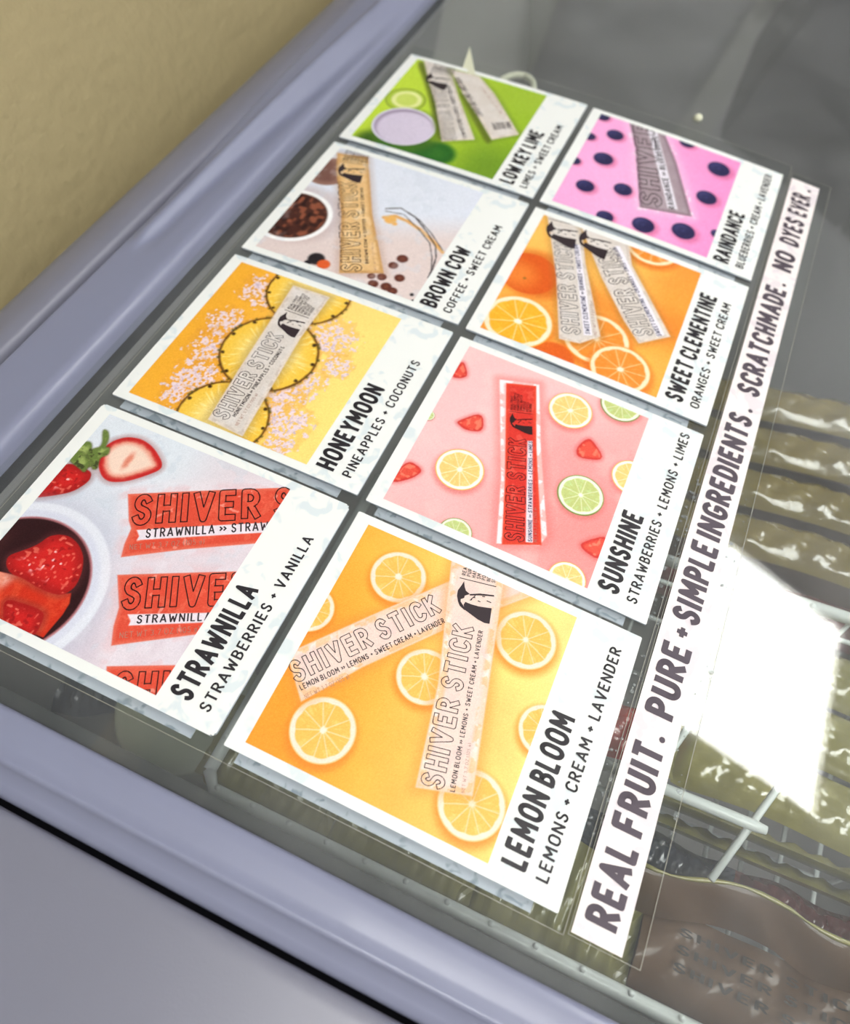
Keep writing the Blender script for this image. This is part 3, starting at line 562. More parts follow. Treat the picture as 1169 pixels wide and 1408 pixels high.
SPEC = {"cards":{"lemon":[["pic",[[0.9666,0.0597],[0.9683,0.9261],[0.0405,0.9312],[0.0346,0.0638]]],
["text","title","LEMON BLOOM",[0.0617,1.0358],[0.5949,1.0353],0.0683],
["text","sub","LEMONS + CREAM + LAVENDER",[0.0624,1.1191],[0.9151,1.1235],0.0411],
["slice",[0.809,0.2594,0.1056]],
["slice",[0.5504,0.0223,0.0904]],
["slice",[0.7915,0.7825,0.1127]],
["slice",[0.5007,0.5055,0.102]],
["slice",[0.1827,0.2705,0.112]],
["slice",[0.5087,0.9526,0.0912]],
["slice",[0.1791,0.8131,0.1119]],
["pouch",[[0.3649,0.0331],[0.6195,0.232],[0.8748,0.4349],[1.1493,0.6689],[0.9723,0.7479],[0.7223,0.5223],[0.4338,0.2927],[0.2351,0.1598]]],
["text","outline","SHIVER STICK",[0.2873,0.1091],[0.7572,0.4585],0.0662],
["text","small","LEMON BLOOM >> LEMONS + SWEET CREAM + LAVENDER",[0.2699,0.1408],[0.7194,0.49],0.0182],
["text","faint","NET WT 3.7 OZ (105 g)",[0.2499,0.1693],[0.3809,0.2716],0.0156],
["pouch",[[0.9703,0.4106],[1.0192,0.6133],[0.7951,0.6677],[0.2034,0.807],[0.1479,0.6267],[0.5015,0.5562]]],
["text","outline","SHIVER STICK",[0.1767,0.7068],[0.7469,0.5881],0.0644],
["text","small","LEMON BLOOM >> LEMONS + SWEET CREAM + LAVENDER",[0.1885,0.7481],[0.7502,0.6276],0.0151],
["text","faint","NET WT 3.7 OZ (105 g)",[0.2003,0.7785],[0.3575,0.7394],0.0102],
["peng",[0.9099,0.469],[0.9386,0.6078]]],"straw":[["pic",[[0.9676,0.0474],[0.9608,0.9244],[0.0419,0.9309],[0.0577,0.1858]]],
["text","title","STRAWNILLA",[0.065,1.042],[0.5259,1.0382],0.0746],
["text","sub","STRAWBERRIES + VANILLA",[0.0612,1.1145],[0.8039,1.1137],0.0407],
["poly","leaf1",[[0.7878,0.0424],[0.8147,0.0818],[0.7576,0.1208],[0.7597,0.1604],[0.7894,0.153],[0.727,0.1777],[0.6921,0.1382],[0.6932,0.0711],[0.7207,0.0421]]],
["poly","berrycut",[[0.7842,0.1421],[0.8485,0.1536],[0.8937,0.195],[0.9111,0.2567],[0.8965,0.3255],[0.8497,0.4011],[0.8164,0.4166],[0.7616,0.3762],[0.7097,0.3275],[0.6796,0.2708],[0.686,0.2273],[0.721,0.1822]]],
["poly","leaf2",[[0.8837,0.0826],[0.8867,0.1074],[0.857,0.1355],[0.8121,0.1479],[0.8209,0.1666],[0.7874,0.184],[0.7597,0.1604],[0.7075,0.1879],[0.6997,0.1646],[0.7313,0.1524],[0.7489,0.1022],[0.7797,0.104],[0.8117,0.1364]]],
["poly","berry",[[0.4902,0.0432],[0.6051,0.0449],[0.6856,0.0549],[0.6921,0.1382],[0.687,0.1786],[0.6468,0.1947],[0.5791,0.1673],[0.5299,0.1052]]],
["poly","leaf3",[[0.7121,0.0414],[0.7569,0.0662],[0.7393,0.1169],[0.7117,0.1453],[0.672,0.1536],[0.683,0.1188],[0.6932,0.0711]]],
["bowl",[0.1684,0.2188,0.2781]],
["poly","berrycut2",[[0.1839,0.1439],[0.2005,0.2238],[0.2043,0.3083],[0.2007,0.3974],[0.2243,0.4368],[0.1889,0.4567],[0.1429,0.4627],[0.0449,0.4566],[0.031,0.2747]]],
["poly","berry",[[0.2167,0.1474],[0.2504,0.1294],[0.2962,0.1705],[0.3371,0.2005],[0.3809,0.2128],[0.4032,0.2428],[0.4136,0.2823],[0.4001,0.3347],[0.3648,0.385],[0.3082,0.4204],[0.2488,0.4355],[0.2065,0.418],[0.1922,0.3739],[0.1917,0.3031],[0.1982,0.2464],[0.1939,0.1877]]],
["poly","berry",[[0.1075,0.2299],[0.122,0.3245],[0.1249,0.3725],[0.1193,0.402],[0.0879,0.4172],[0.0401,0.4262],[0.0167,0.3962],[0.0206,0.3037]]],
["red",[[0.6632,0.368],[0.967,0.9209],[0.7821,1.0697],[0.6826,0.9178],[0.5549,0.7082],[0.4218,0.5099],[0.4712,0.4891],[0.5394,0.4716],[0.5652,0.4423]]],
["text","outdark","SHIVER S",[0.5608,0.4578],[0.8629,0.9923],0.1145],
["label",[[0.5432,0.4948],[0.8154,0.9725],[0.7706,0.9781],[0.5074,0.5201],[0.5253,0.5183]]],
["text","small","STRAWNILLA >> STRAWBERRIES",[0.5296,0.5423],[0.8455,1.0875],0.0357],
["text","faint","NET WT 3.7 OZ (105 g)",[0.4603,0.5198],[0.6027,0.7566],0.0209],
["red",[[0.3547,0.5425],[0.5615,0.9383],[0.376,1.0989],[0.2798,0.9251],[0.1207,0.6866],[0.1808,0.6517],[0.251,0.6252]]],
["text","outdark","SHIVER",[0.2537,0.6309],[0.4714,1.0301],0.1059],
["label",[[0.2411,0.6693],[0.3818,0.9472],[0.3522,0.9657],[0.2083,0.6964],[0.2256,0.693]]],
["text","small","STRAWNILLA >>",[0.2262,0.7154],[0.3706,0.9853],0.0288],
["text","faint","NET WT 3.7 OZ (105 g)",[0.1545,0.6959],[0.2961,0.9331],0.0206],
["red",[[0.0517,0.7183],[0.1618,0.9407],[0.084,1.0391],[-0.0409,0.987],[-0.1174,0.824]]],
["text","outdark","SHIVER",[-0.0432,0.8056],[0.1529,1.1838],0.094]],"honey":[["pic",[[0.9591,0.0544],[0.9534,0.9198],[0.0375,0.9256],[0.0411,0.0535]]],
["text","title","HONEYMOON",[0.0542,1.034],[0.5423,1.0348],0.0702],
["text","sub","PINEAPPLES + COCONUTS",[0.0578,1.1115],[0.7557,1.1154],0.0282],
["pine",[0.9122,0.4627,0.2059]],
["pine",[0.0944,0.4925,0.2001]],
["pine",[0.4966,0.4857,0.2252]],
["flake",[0.8275,0.2589,0.0998]],
["flake",[0.5731,0.2098,0.0905]],
["flake",[0.4099,0.2298,0.0937]],
["flake",[0.2234,0.2692,0.1064]],
["flake",[0.1139,0.2462,0.062]],
["flake",[0.7037,0.6922,0.108]],
["flake",[0.5653,0.7958,0.0633]],
["flake",[0.4174,0.7036,0.091]],
["flake",[0.3044,0.6739,0.0901]],
["flake",[0.173,0.748,0.1061]],
["flake",[0.0559,0.7701,0.0455]],
["pouch2",[[0.9281,0.3688],[0.9352,0.5627],[0.6386,0.5661],[0.0445,0.6212],[0.0588,0.4458],[0.3738,0.4142]]],
["text","outline","SHIVER STICK",[0.0871,0.5151],[0.6173,0.4888],0.0626],
["text","small","HONEYMOON >> PINEAPPLES + COCONUTS",[0.1192,0.5427],[0.5568,0.5312],0.0164],
["text","faint","NET WT 3.7 OZ (105 g)",[0.082,0.5759],[0.2683,0.5638],0.0126],
["peng",[0.7664,0.4144],[0.7677,0.5412]]],"brown":[["pic",[[0.9335,0.0485],[0.951,0.8922],[0.0221,0.9346],[0.0992,0.0763]]],
["text","title","BROWN COW",[0.0407,1.0343],[0.504,1.0347],0.0698],
["text","sub","COFFEE + SWEET CREAM",[0.0436,1.1075],[0.7475,1.1144],0.032],
["cup2",[0.7393,0.0969,0.1243]],
["cup",[0.3317,0.1059,0.207]],
["blob","black",[0.0874,0.3773,0.0425]],
["blob","orange",[0.0684,0.4275,0.0329]],
["blob","black",[0.0445,0.3524,0.0182]],
["stroke","gold",[[0.5261,0.5377],[0.5642,0.5858],[0.554,0.6646],[0.5239,0.7515],[0.4772,0.8365],[0.4224,0.9158]],0.022],
["stroke","black",[[0.5923,0.5144],[0.635,0.586],[0.6027,0.6835],[0.5277,0.7822],[0.4483,0.865],[0.3715,0.9014],[0.2871,0.9194],[0.2211,0.9251]],0.008],
["stroke","black",[[0.5754,0.5224],[0.5956,0.6208],[0.5271,0.7338],[0.4543,0.8305],[0.362,0.8836],[0.265,0.9213]],0.006],
["stroke","black",[[0.6236,0.6245],[0.5924,0.7127],[0.528,0.8062],[0.4361,0.9099]],0.006],
["blob","gold",[0.5255,0.5759,0.0324]],
["blob","gold",[0.505,0.6102,0.0139]],
["blob","coffee",[0.2829,0.757,0.0285]],
["blob","coffee",[0.2182,0.7367,0.0246]],
["blob","coffee",[0.1183,0.7217,0.0241]],
["blob","coffee",[0.0557,0.7054,0.0255]],
["blob","coffee",[0.1004,0.6743,0.0203]],
["blob","coffee",[0.1514,0.8022,0.0258]],
["blob","coffee",[0.0668,0.7695,0.0271]],
["blob","coffee",[0.0542,0.8091,0.0245]],
["blob","black",[0.0751,0.9031,0.0107]],
["blob","black",[0.0371,0.9263,0.0118]],
["tan",[[0.9118,0.0653],[0.9524,0.2364],[0.5194,0.4746],[0.1465,0.719],[0.0468,0.5259],[0.4461,0.331],[0.7585,0.1398]]],
["text","outline","SHIVER STICK",[0.1019,0.611],[0.725,0.2706],0.0841],
["text","small","BROWN COW >> COFFEE + SWEET CREAM",[0.1729,0.6231],[0.693,0.3333],0.0142],
["text","faint","NET WT 3.7 OZ (105 g)",[0.1486,0.679],[0.3205,0.5765],0.0113],
["peng",[0.8495,0.1191],[0.8844,0.2645]]],"lime":[["pic",[[0.9351,0.0658],[0.9471,0.9168],[0.0379,0.9181],[0.0331,0.058]]],
["text","title","LOW KEY LIME",[0.0476,1.0276],[0.5855,1.0218],0.0686],
["text","sub","LIMES + SWEET CREAM",[0.0529,1.1059],[0.7047,1.1054],0.0329],
["blob","darkshadow",[0.0518,0.1757,0.0846]],
["blob","darkgreen",[0.1067,0.5624,0.1051]],
["blob","darkgreen",[0.0855,0.3715,0.1504]],
["glass",[0.5095,0.184,0.1225]],
["blob","limeflesh",[0.5125,0.1907,0.0829]],
["bowl3",[0.2565,0.2878,0.1883]],
["poly","shadow",[[0.9316,0.0588],[0.9501,0.1281],[0.6808,0.3135],[0.2197,0.5522],[0.2468,0.5016],[0.6777,0.2486]]],
["poly","shadow",[[0.7614,0.408],[0.7065,0.5322],[0.3835,0.8024],[0.307,0.786],[0.4748,0.6416]]],
["pouch2",[[1.0072,0.0768],[1.0017,0.2601],[0.6705,0.4655],[0.3288,0.7035],[0.2228,0.543],[0.5548,0.36],[0.7351,0.2399]]],
["text","outline","SHIVER STICK",[0.269,0.6088],[0.7538,0.3235],0.0723],
["text","small","LOW KEY LIME >> LIMES + SWEET CREAM",[0.3221,0.6566],[0.7687,0.3636],0.0225],
["pouch2",[[0.9503,0.2869],[0.9574,0.4809],[0.8224,0.6329],[0.5007,0.9128],[0.3765,0.7897],[0.5356,0.6489],[0.7308,0.4651]]],
["text","small","LOW KEY LIME >> LIMES + SWEET CREAM",[0.57,0.6591],[0.8853,0.3764],0.0334],
["text","faint","NET WT 3.7 OZ (105 g)",[0.652,0.7545],[0.8613,0.5357],0.0166],
["text","small","REAL FRUIT PURE + SIMPLE",[0.4742,0.7674],[0.5399,0.8595],0.06],
["peng",[0.8642,0.1831],[0.8801,0.3367]]],"rain":[["pic",[[0.9513,0.0597],[0.9522,0.9253],[0.0433,0.9266],[0.0466,0.0629]]],
["text","title","RAINDANCE",[0.0483,1.028],[0.5018,1.0311],0.0603],
["text","sub","BLUEBERRIES + CREAM + LAVENDER",[0.0576,1.1236],[0.9442,1.1146],0.0386],
["blue",[0.9383,0.0813,0.0394]],
["blue",[0.7055,0.0671,0.036]],
["blue",[0.7997,0.196,0.0503]],
["blue",[0.5428,0.2006,0.0574]],
["blue",[0.4385,0.0615,0.0343]],
["blue",[0.2531,0.182,0.0525]],
["blue",[0.3348,0.3778,0.0528]],
["blue",[0.0598,0.3542,0.0473]],
["blue",[0.1048,0.5575,0.0618]],
["blue",[0.1751,0.7639,0.0645]],
["blue",[0.5264,0.8139,0.0585]],
["blue",[0.8236,0.8206,0.0654]],
["blue",[0.9678,0.5968,0.0488]],
["blue",[0.2554,0.9336,0.034]],
["mauve",[[1.0019,0.2217],[0.9953,0.4426],[0.7445,0.5831],[0.3183,0.7768],[0.2362,0.5024],[0.7414,0.338]]],
["text","outline","SHIVER STICK",[0.2956,0.6035],[1.7084,0.1307],0.1021],
["label",[[0.9935,0.3382],[0.9853,0.4016],[0.3327,0.6934],[0.3141,0.642]]],
["text","small","RAINDANCE >> BLUEBERRIES + SWEET CREAM",[0.3241,0.6796],[1.285,0.2688],0.0315]],"clem":[["pic",[[0.9722,0.0642],[1.0039,0.9156],[0.045,0.9287],[0.0359,0.0674]]],
["text","title","SWEET CLEMENTINE",[0.0654,1.0336],[0.8294,1.0342],0.0617],
["text","sub","ORANGES + SWEET CREAM",[0.074,1.1231],[0.8174,1.1147],0.0368],
["blob","orangedark",[0.0215,0.4273,0.1009]],
["fruit",[0.4992,0.1404,0.1474]],
["oslice","g",[0.1642,0.2048,0.1678]],
["oslice","o",[0.2415,0.5747,0.1611]],
["oslice","o",[0.1173,0.73,0.1435]],
["oslice","o",[1.0275,0.6482,0.1485]],
["pouch2",[[1.0015,0.0619],[1.0218,0.2494],[0.718,0.3684],[0.2662,0.5872],[0.1745,0.5127],[0.1537,0.4164],[0.5478,0.2696]]],
["text","outline","SHIVER STICK",[0.2233,0.4943],[0.814,0.2508],0.0745],
["label",[[0.8172,0.2769],[0.832,0.3023],[0.2546,0.5494],[0.2346,0.5142]]],
["text","blue","SWEET CLEMENTINE >> ORANGES + SWEET CREAM",[0.2543,0.5384],[0.8268,0.2934],0.0201],
["text","faint","NET WT 3.7 OZ (105 g)",[0.2659,0.5693],[0.4733,0.4814],0.0134],
["peng",[0.9418,0.0902],[0.9695,0.2583]],
["pouch2",[[1.0884,0.1891],[1.0754,0.487],[0.8243,0.5882],[0.4421,0.8909],[0.3186,0.7648],[0.4283,0.6575],[0.6638,0.4705]]],
["text","outline","SHIVER STICK",[0.405,0.8104],[0.8855,0.4543],0.0838],
["label",[[0.9195,0.4713],[0.9309,0.4906],[0.4353,0.8621],[0.4082,0.8331]]],
["text","blue","SWEET CLEMENTINE >> ORANGES + SWEET CREAM",[0.423,0.8514],[0.9116,0.4782],0.0208],
["peng",[0.9744,0.2752],[0.9774,0.4468]]],"sun":[["pic",[[0.9601,0.0608],[0.9746,0.9227],[0.0421,0.9223],[0.0454,0.0637]]],
["text","title","SUNSHINE",[0.068,1.0331],[0.4486,1.0275],0.0597],
["text","sub","STRAWBERRIES + LEMONS + LIMES",[0.06,1.1162],[0.9632,1.1185],0.0323],
["lslice",[0.3105,0.2805,0.101]],
["lslice",[0.8295,0.5981,0.0972]],
["lslice",[0.6176,0.9429,0.0855]],
["lslice",[0.0385,0.8419,0.0739]],
["gslice",[0.4297,0.7733,0.0966]],
["gslice",[0.9728,0.7935,0.0925]],
["gslice",[0.0261,0.3784,0.0661]],
["gslice",[0.5075,0.0527,0.0269]],
["poly","sberry",[[0.5339,0.1737],[0.6334,0.2554],[0.5356,0.2983],[0.5072,0.2275],[0.5219,0.1858]]],
["poly","sberry",[[0.6433,0.6839],[0.7012,0.7004],[0.7301,0.7264],[0.6456,0.8192],[0.601,0.7045]]],
["poly","sberry",[[0.1261,0.046],[0.256,0.0687],[0.2377,0.149],[0.1851,0.1285],[0.1336,0.0767]]],
["poly","sberry",[[0.7499,0.0541],[0.8763,0.0616],[0.7959,0.1215],[0.7644,0.1001]]],
["poly","sberry",[[0.2157,0.839],[0.3089,0.9362],[0.1724,0.9387],[0.1896,0.8564]]],
["clear",[[0.8416,0.2549],[0.9004,0.4253],[0.5775,0.5456],[0.1821,0.7101],[0.1262,0.6971],[0.0564,0.5418],[0.3519,0.4487]]],
["red2",[[0.8363,0.2895],[0.8853,0.4159],[0.568,0.528],[0.1328,0.7039],[0.0626,0.5627],[0.3597,0.4635]]],
["text","outdark","SHIVER STICK",[0.1079,0.6326],[0.5824,0.4711],0.0641],
["label",[[0.5806,0.4844],[0.59,0.502],[0.1266,0.6685],[0.1167,0.6436]]],
["text","blue","SUNSHINE >> STRAWBERRIES + LEMONS + LIMES",[0.1275,0.6644],[0.587,0.5031],0.0146],
["text","faint","NET WT 3.7 OZ (105 g)",[0.1346,0.6838],[0.2818,0.6292],0.0122],
["peng",[0.6929,0.3584],[0.7266,0.4552]]]},"peng":{"head":[[0.136,0.066],[0.181,0.223],[0.231,0.327],[0.35,0.396],[0.268,0.451],[0.228,0.479],[0.226,0.546],[0.145,0.601],[0.151,0.665],[0.273,0.797],[0.304,0.886],[0.152,0.796],[0.085,0.683],[0.031,0.532],[0.024,0.367],[0.087,0.215]],"body":[[0.275,0.648],[0.431,0.673],[0.644,0.681],[0.986,0.645],[1.0,1.088],[0.867,1.098],[0.679,1.046],[0.482,0.953],[0.301,0.871],[0.246,0.738]],"back":[[0.35,0.396],[0.609,0.309],[0.981,0.258],[0.997,0.297],[0.618,0.363],[0.358,0.437]],"d":[[[0.455,0.467],[0.514,0.461]],[[0.681,0.373],[0.757,0.369]],[[0.382,0.57],[0.437,0.538]],[[0.588,0.531],[0.665,0.543]],[[0.819,0.468],[0.945,0.491]],[[0.504,0.404],[0.406,0.537]]]}}
STY = {'outline': (0.24, 0.042, 'ink', .18), 'outdark': (0.24, 0.042, 'darkink', .18), 'small': (0.17, 0, 'ink', .2), 'blue': (0.18, 0, 'blueink', .2), 'faint': (0.10, 0, 'faint', .24)}
RECT = (0.038, 0.06, 0.962, 0.926)
RES = {'lemon': 400, 'straw': 400, 'honey': 320, 'sun': 330, 'clem': 250, 'brown': 240, 'lime': 200, 'rain': 200}
def menu_card(key, i, j, label, title, sub):
    x0 = i*(1+GU)+j*SH; y0 = -j*(HH+GV); h0 = 0.004; th = 0.009
    card = empty('menu_card', (x0+0.5, y0-HH/2, surf(y0-HH/2))); tag(card, label, 'card', 'flavour cards stuck in two rows on the glass')
    rc = 0.015 if key == 'straw' else 0.004
    outl = []
    for cx, cy, a0 in ((1-rc, rc, -90), (1-rc, HH-rc, 0), (rc, HH-rc, 90), (rc, rc, 180)):
        outl += [(cx+rc*math.cos(math.radians(a0+30*k)), cy+rc*math.sin(math.radians(a0+30*k))) for k in range(4)]
    vs = [k*HH/12 for k in range(13)]
    top = MB(); top.grid([[card_mesh(None, x0, y0, uu, vv, h0+th) for uu in (rc*.3, 1-rc*.3)] for vv in [rc*.3+(HH-rc*.6)*k/12 for k in range(13)]])
    top.grid([[card_mesh(None, x0, y0, uu, vv, h0+th) for uu in (rc, 1-rc)] for vv in (0, rc*.3)])
    top.grid([[card_mesh(None, x0, y0, uu, vv, h0+th) for uu in (rc, 1-rc)] for vv in (HH-rc*.3, HH)])
    top.grid([[card_mesh(None, x0, y0, uu, vv, h0+th) for uu in (0, rc*.3)] for vv in [rc+(HH-2*rc)*k/12 for k in range(13)]])
    top.grid([[card_mesh(None, x0, y0, uu, vv, h0+th) for uu in (1-rc*.3, 1)] for vv in [rc+(HH-2*rc)*k/12 for k in range(13)]])
    top.build('card_face', M['card'], card)
    ed = MB(); ring = []
    per = [(1-rc, 0)]+[(1, rc)]+[(1, rc+(HH-2*rc)*k/12) for k in range(1, 13)]+[(1-rc, HH), (rc, HH), (0, HH-rc)]+[(0, HH-rc-(HH-2*rc)*k/12) for k in range(1, 13)]+[(rc, 0), (1-rc, 0)]
    ed.grid([[card_mesh(None, x0, y0, a, b, h0) for a, b in per], [card_mesh(None, x0, y0, a, b, h0+th) for a, b in per]])
    ed.grid([[card_mesh(None, x0, y0, a, b, h0) for a in (rc, 1-rc)] for b in vs])
    ed.build('card_edge', M['edge'], card)
    bk = MB(); hb = -0.012  # added sheet standing in for the card's underside reflected in the glass
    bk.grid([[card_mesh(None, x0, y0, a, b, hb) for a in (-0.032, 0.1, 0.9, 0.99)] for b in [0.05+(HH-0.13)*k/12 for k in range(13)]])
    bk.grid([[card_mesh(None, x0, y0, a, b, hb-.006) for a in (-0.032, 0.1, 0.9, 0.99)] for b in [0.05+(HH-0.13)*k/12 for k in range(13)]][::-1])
    bk.build('card_reflection_band', M['cardrefl'], card)
    ops = SPEC['cards'][key]
    P = paint(key, ops, RECT, RES[key], None)
    nu, nv = P.nu, P.nv; Xc = x0+P.U; Yc = y0-P.V; Zc = -(CA*((-Yc)-CB)**2-Z0)+h0+th+0.0008
    o0 = card.matrix_basis.translation; co = np.stack([Xc*S-o0.x, Yc*S-o0.y, ZB+Zc*S-o0.z], -1).reshape(-1, 3).astype(np.float32)
    idx = np.arange(nu*nv).reshape(nv, nu); q = np.stack([idx[:-1, :-1], idx[1:, :-1], idx[1:, 1:], idx[:-1, 1:]], -1).reshape(-1, 4).astype(np.int32)
    me = bpy.data.meshes.new('printed_photo'); me.vertices.add(nu*nv); me.vertices.foreach_set('co', co.ravel())
    me.loops.add(q.size); me.loops.foreach_set('vertex_index', q.ravel()); me.polygons.add(len(q)); me.polygons.foreach_set('loop_start', np.arange(0, q.size, 4, dtype=np.int32))
    me.update(calc_edges=True)
    at = me.color_attributes.new('print', 'FLOAT_COLOR', 'POINT'); c = P.C/255; c = np.where(c <= .04045, c/12.92, ((c+.055)/1.055)**2.4)
    at.data.foreach_set('color', np.concatenate([c, np.ones(c.shape[:2]+(1,))], -1).astype(np.float32).ravel())
    me.materials.append(M['photo']); o = bpy.data.objects.new('printed_photo', me); COL.objects.link(o); o.parent = card
    hz = h0+th+0.0022
    groups = {}; pi = 0
    for op in ops:
        if op[0] in ('pouch', 'pouch2', 'red', 'red2', 'tan', 'mauve'): pi += 1
        if op[0] == 'text' and op[1] in STY:
            t, lw, mk, gp = STY[op[1]]; pl, L = line_polys(op[2], t, lw, gap=gp); groups.setdefault((mk, pi), []).extend([p for p in (clip(q_, RECT) for q_ in place(pl, L, op[3], op[4], op[5])) if p])
        elif op[0] == 'peng':
            a, b = Vector(op[1]), Vector(op[2]); L = (b-a).length; ex = (b-a)/L; ey = Vector((-ex.y, ex.x)); T = lambda p: tuple(a+ex*L*p[0]+ey*L*p[1])
            mk = 'ink' if key not in ('sun',) else 'darkink'; dst = groups.setdefault((mk, pi), [])
            for part in ('head', 'body', 'back'): dst += concave([T(p) for p in SPEC['peng'][part]], RECT)
            segs = [(SPEC['peng']['d'][k_][0], SPEC['peng']['d'][k_][1], .025) for k_ in range(6)]+[((0, 0), (1, 0), .022)]
            for p, q2, w_ in segs:
                p, q2 = Vector(T(p)), Vector(T(q2)); n_ = (q2-p).normalized(); n_ = Vector((-n_.y, n_.x))*w_*L/2
                c_ = clip([tuple(p-n_), tuple(q2-n_), tuple(q2+n_), tuple(p+n_)], RECT)
                if c_: dst.append(c_)
            for k_, (ln, le) in enumerate([('REAL FRUIT', .75), ('PURE + SIMPLE', .95), ('HANDCRAFTED', .9), ('SMALL BATCH', .85), ('POPSICLE', .55), ('NO DYES', .5), ('SO GOOD', .45)]):
                pl, LL = line_polys(ln, .17, 0, gap=.2); s0 = (.14+.135*k_, -.10); s1 = (s0[0], -.10-le)
                dst += [p for p in (clip(q_, RECT) for q_ in place(pl, LL, T(s0), T(s1), .095*L)) if p]
    for (mk, _p), pl in groups.items():
        if pl: flat_polys('pouch_print', pl, M[mk], card, x0, y0, hz)
    pl, L = line_polys(title[0], .25, gap=.13, space=.30); flat_polys('flavour_title', place(pl, L, (title[1], 1.035), (title[2], 1.035), .071), M['black'], card, x0, y0, hz)
    pl, L = line_polys(sub[0], .175, gap=.19, space=.36); flat_polys('ingredient_line', place(pl, L, (sub[1], 1.116), (sub[2], 1.116), .037), M['black'], card, x0, y0, hz)
    return card
menu_card('straw', 0, 0, 'white card picturing a bowl of strawberries and three red ice sticks, nearest left corner', ('STRAWNILLA', .065, .526), ('STRAWBERRIES + VANILLA', .061, .804))
menu_card('honey', 1, 0, 'white card picturing pineapple rings and coconut flakes on yellow', ('HONEYMOON', .054, .542), ('PINEAPPLES + COCONUTS', .058, .756))
menu_card('brown', 2, 0, 'white card picturing a cup of coffee beans and a tan ice stick', ('BROWN COW', .041, .504), ('COFFEE + SWEET CREAM', .044, .748))
menu_card('lime', 3, 0, 'white card with a green lime picture and a round pale bowl, farthest on the left', ('LOW KEY LIME', .048, .586), ('LIMES + SWEET CREAM', .053, .705))
menu_card('lemon', 0, 1, 'white card picturing lemon slices and two pale ice sticks, nearest of the lower row', ('LEMON BLOOM', .062, .595), ('LEMONS + CREAM + LAVENDER', .062, .915))
menu_card('sun', 1, 1, 'white card picturing one red ice stick among citrus slices and strawberries on pink', ('SUNSHINE', .062, .455), ('STRAWBERRIES + LEMONS + LIMES', .060, .963))
menu_card('clem', 2, 1, 'white card picturing a whole orange, orange slices and two pale ice sticks', ('SWEET CLEMENTINE', .065, .829), ('ORANGES + SWEET CREAM', .070, .817))
menu_card('rain', 3, 1, 'white card picturing blueberries around a mauve ice stick on bright pink', ('RAINDANCE', .048, .502), ('BLUEBERRIES + CREAM + LAVENDER', .058, .944))

# ------------------------------------------------------------------ slogan strip
st = empty('slogan_strip', (2.07, -2.53, surf(-2.53))); tag(st, 'long pinkish-white paper strip lettered REAL FRUIT PURE + SIMPLE INGREDIENTS along the cards', 'sign')
sx0, sx1, sy0, sy1 = -0.036, 4.175, -2.443, -2.609
sg = MB(); xs_ = [sx0+(sx1-sx0)*k/20 for k in range(21)]
yy_ = [sy0+(sy1-sy0)*k/4 for k in range(5)]
sg.grid([[(x, y, surf(y)+0.008) for y in yy_] for x in xs_][::-1]); sg.grid([[(x, sy1, surf(sy1)+0.003) for x in xs_], [(x, sy1, surf(sy1)+0.008) for x in xs_]]); sg.grid([[(sx0, y, surf(y)+0.003) for y in yy_], [(sx0, y, surf(y)+0.008) for y in yy_]])
sg.build('paper_strip', M['strip'], st)
WORDS = [('REAL', 0.016, 0.275), ('FRUIT', 0.311, 0.627), ('.', 0.648, 0.67), ('PURE', 0.734, 1.035), ('+', 1.062, 1.112), ('SIMPLE', 1.134, 1.515), ('INGREDIENTS', 1.54, 2.26), ('.', 2.29, 2.312), ('SCRATCHMADE', 2.393, 3.196), ('.', 3.222, 3.244), ('NO', 3.341, 3.50), ('DYES', 3.57, 3.81), ('EVER', 3.85, 4.057), ('.', 4.098, 4.12)]
lt = []
for wd, a, b in WORDS:
    pl, L = line_polys(wd, .27 if len(wd) > 1 else .2, gap=.12)
    lt += place(pl, L, (a, 0.125+0.0), (b, 0.125), .088)
flat_polys('slogan_lettering', lt, M['stripink'], st, 0, sy0, 0.0095)

# ------------------------------------------------------------------ clear films that hold the paper to the glass
def film(name, x0, x1, y0, y1, label):
    e = empty(name, ((x0+x1)/2, (y0+y1)/2, surf((y0+y1)/2))); tag(e, label, 'film')
    n = 24; ys_ = [y0+(y1-y0)*k/n for k in range(n+1)]
    MB().grid([[(x, y, surf(y)+0.0015) for x in (x0, x1)] for y in ys_]).build('sheet', M['film'], e, smooth=True)
    t = 0.0022; m_ = MB()
    for xa in (x0, x1-t): m_.grid([[(x, y, surf(y)+0.0025) for x in (xa, xa+t)] for y in ys_])
    for ya in (y0, y1+t): m_.grid([[(x, y, surf(y)+0.0025) for x in (x0, x1)] for y in (ya, ya-t)])
    m_.build('film_edge', M['filmedge'], e)
film('laminating_film', -0.055, 4.3, 0.048, -2.425, 'wide clear film sheet lying under the eight picture cards')
film('clear_tape', -0.045, 4.24, -2.436, -2.672, 'narrow clear tape holding the slogan strip to the glass')
# water droplets caught under the tape
random.seed(4); dr = MB()
for k in range(150):
    x = random.uniform(0.25, 1.9)
    side = random.random()
    y = random.uniform(-2.385, -2.44) if side < .6 else random.uniform(-2.61, -2.67)
    if x < 0.25 or (side < .6 and 0.997 < x < 1.05 and False): continue
    r = random.choice([0.003, 0.004, 0.006, 0.009]) ; c = (x, y, surf(y)+0.003)
    dr.lathe(c, [(r, 0), (r*.85, r*.3), (r*.45, r*.5), (0.0001, r*.55)], 8)
tag(dr.build('water_droplets', M['water'], smooth=True, origin=(1.0, -2.5, surf(-2.5))), 'small clear water droplets beside the slogan strip', 'droplets', kind='stuff')
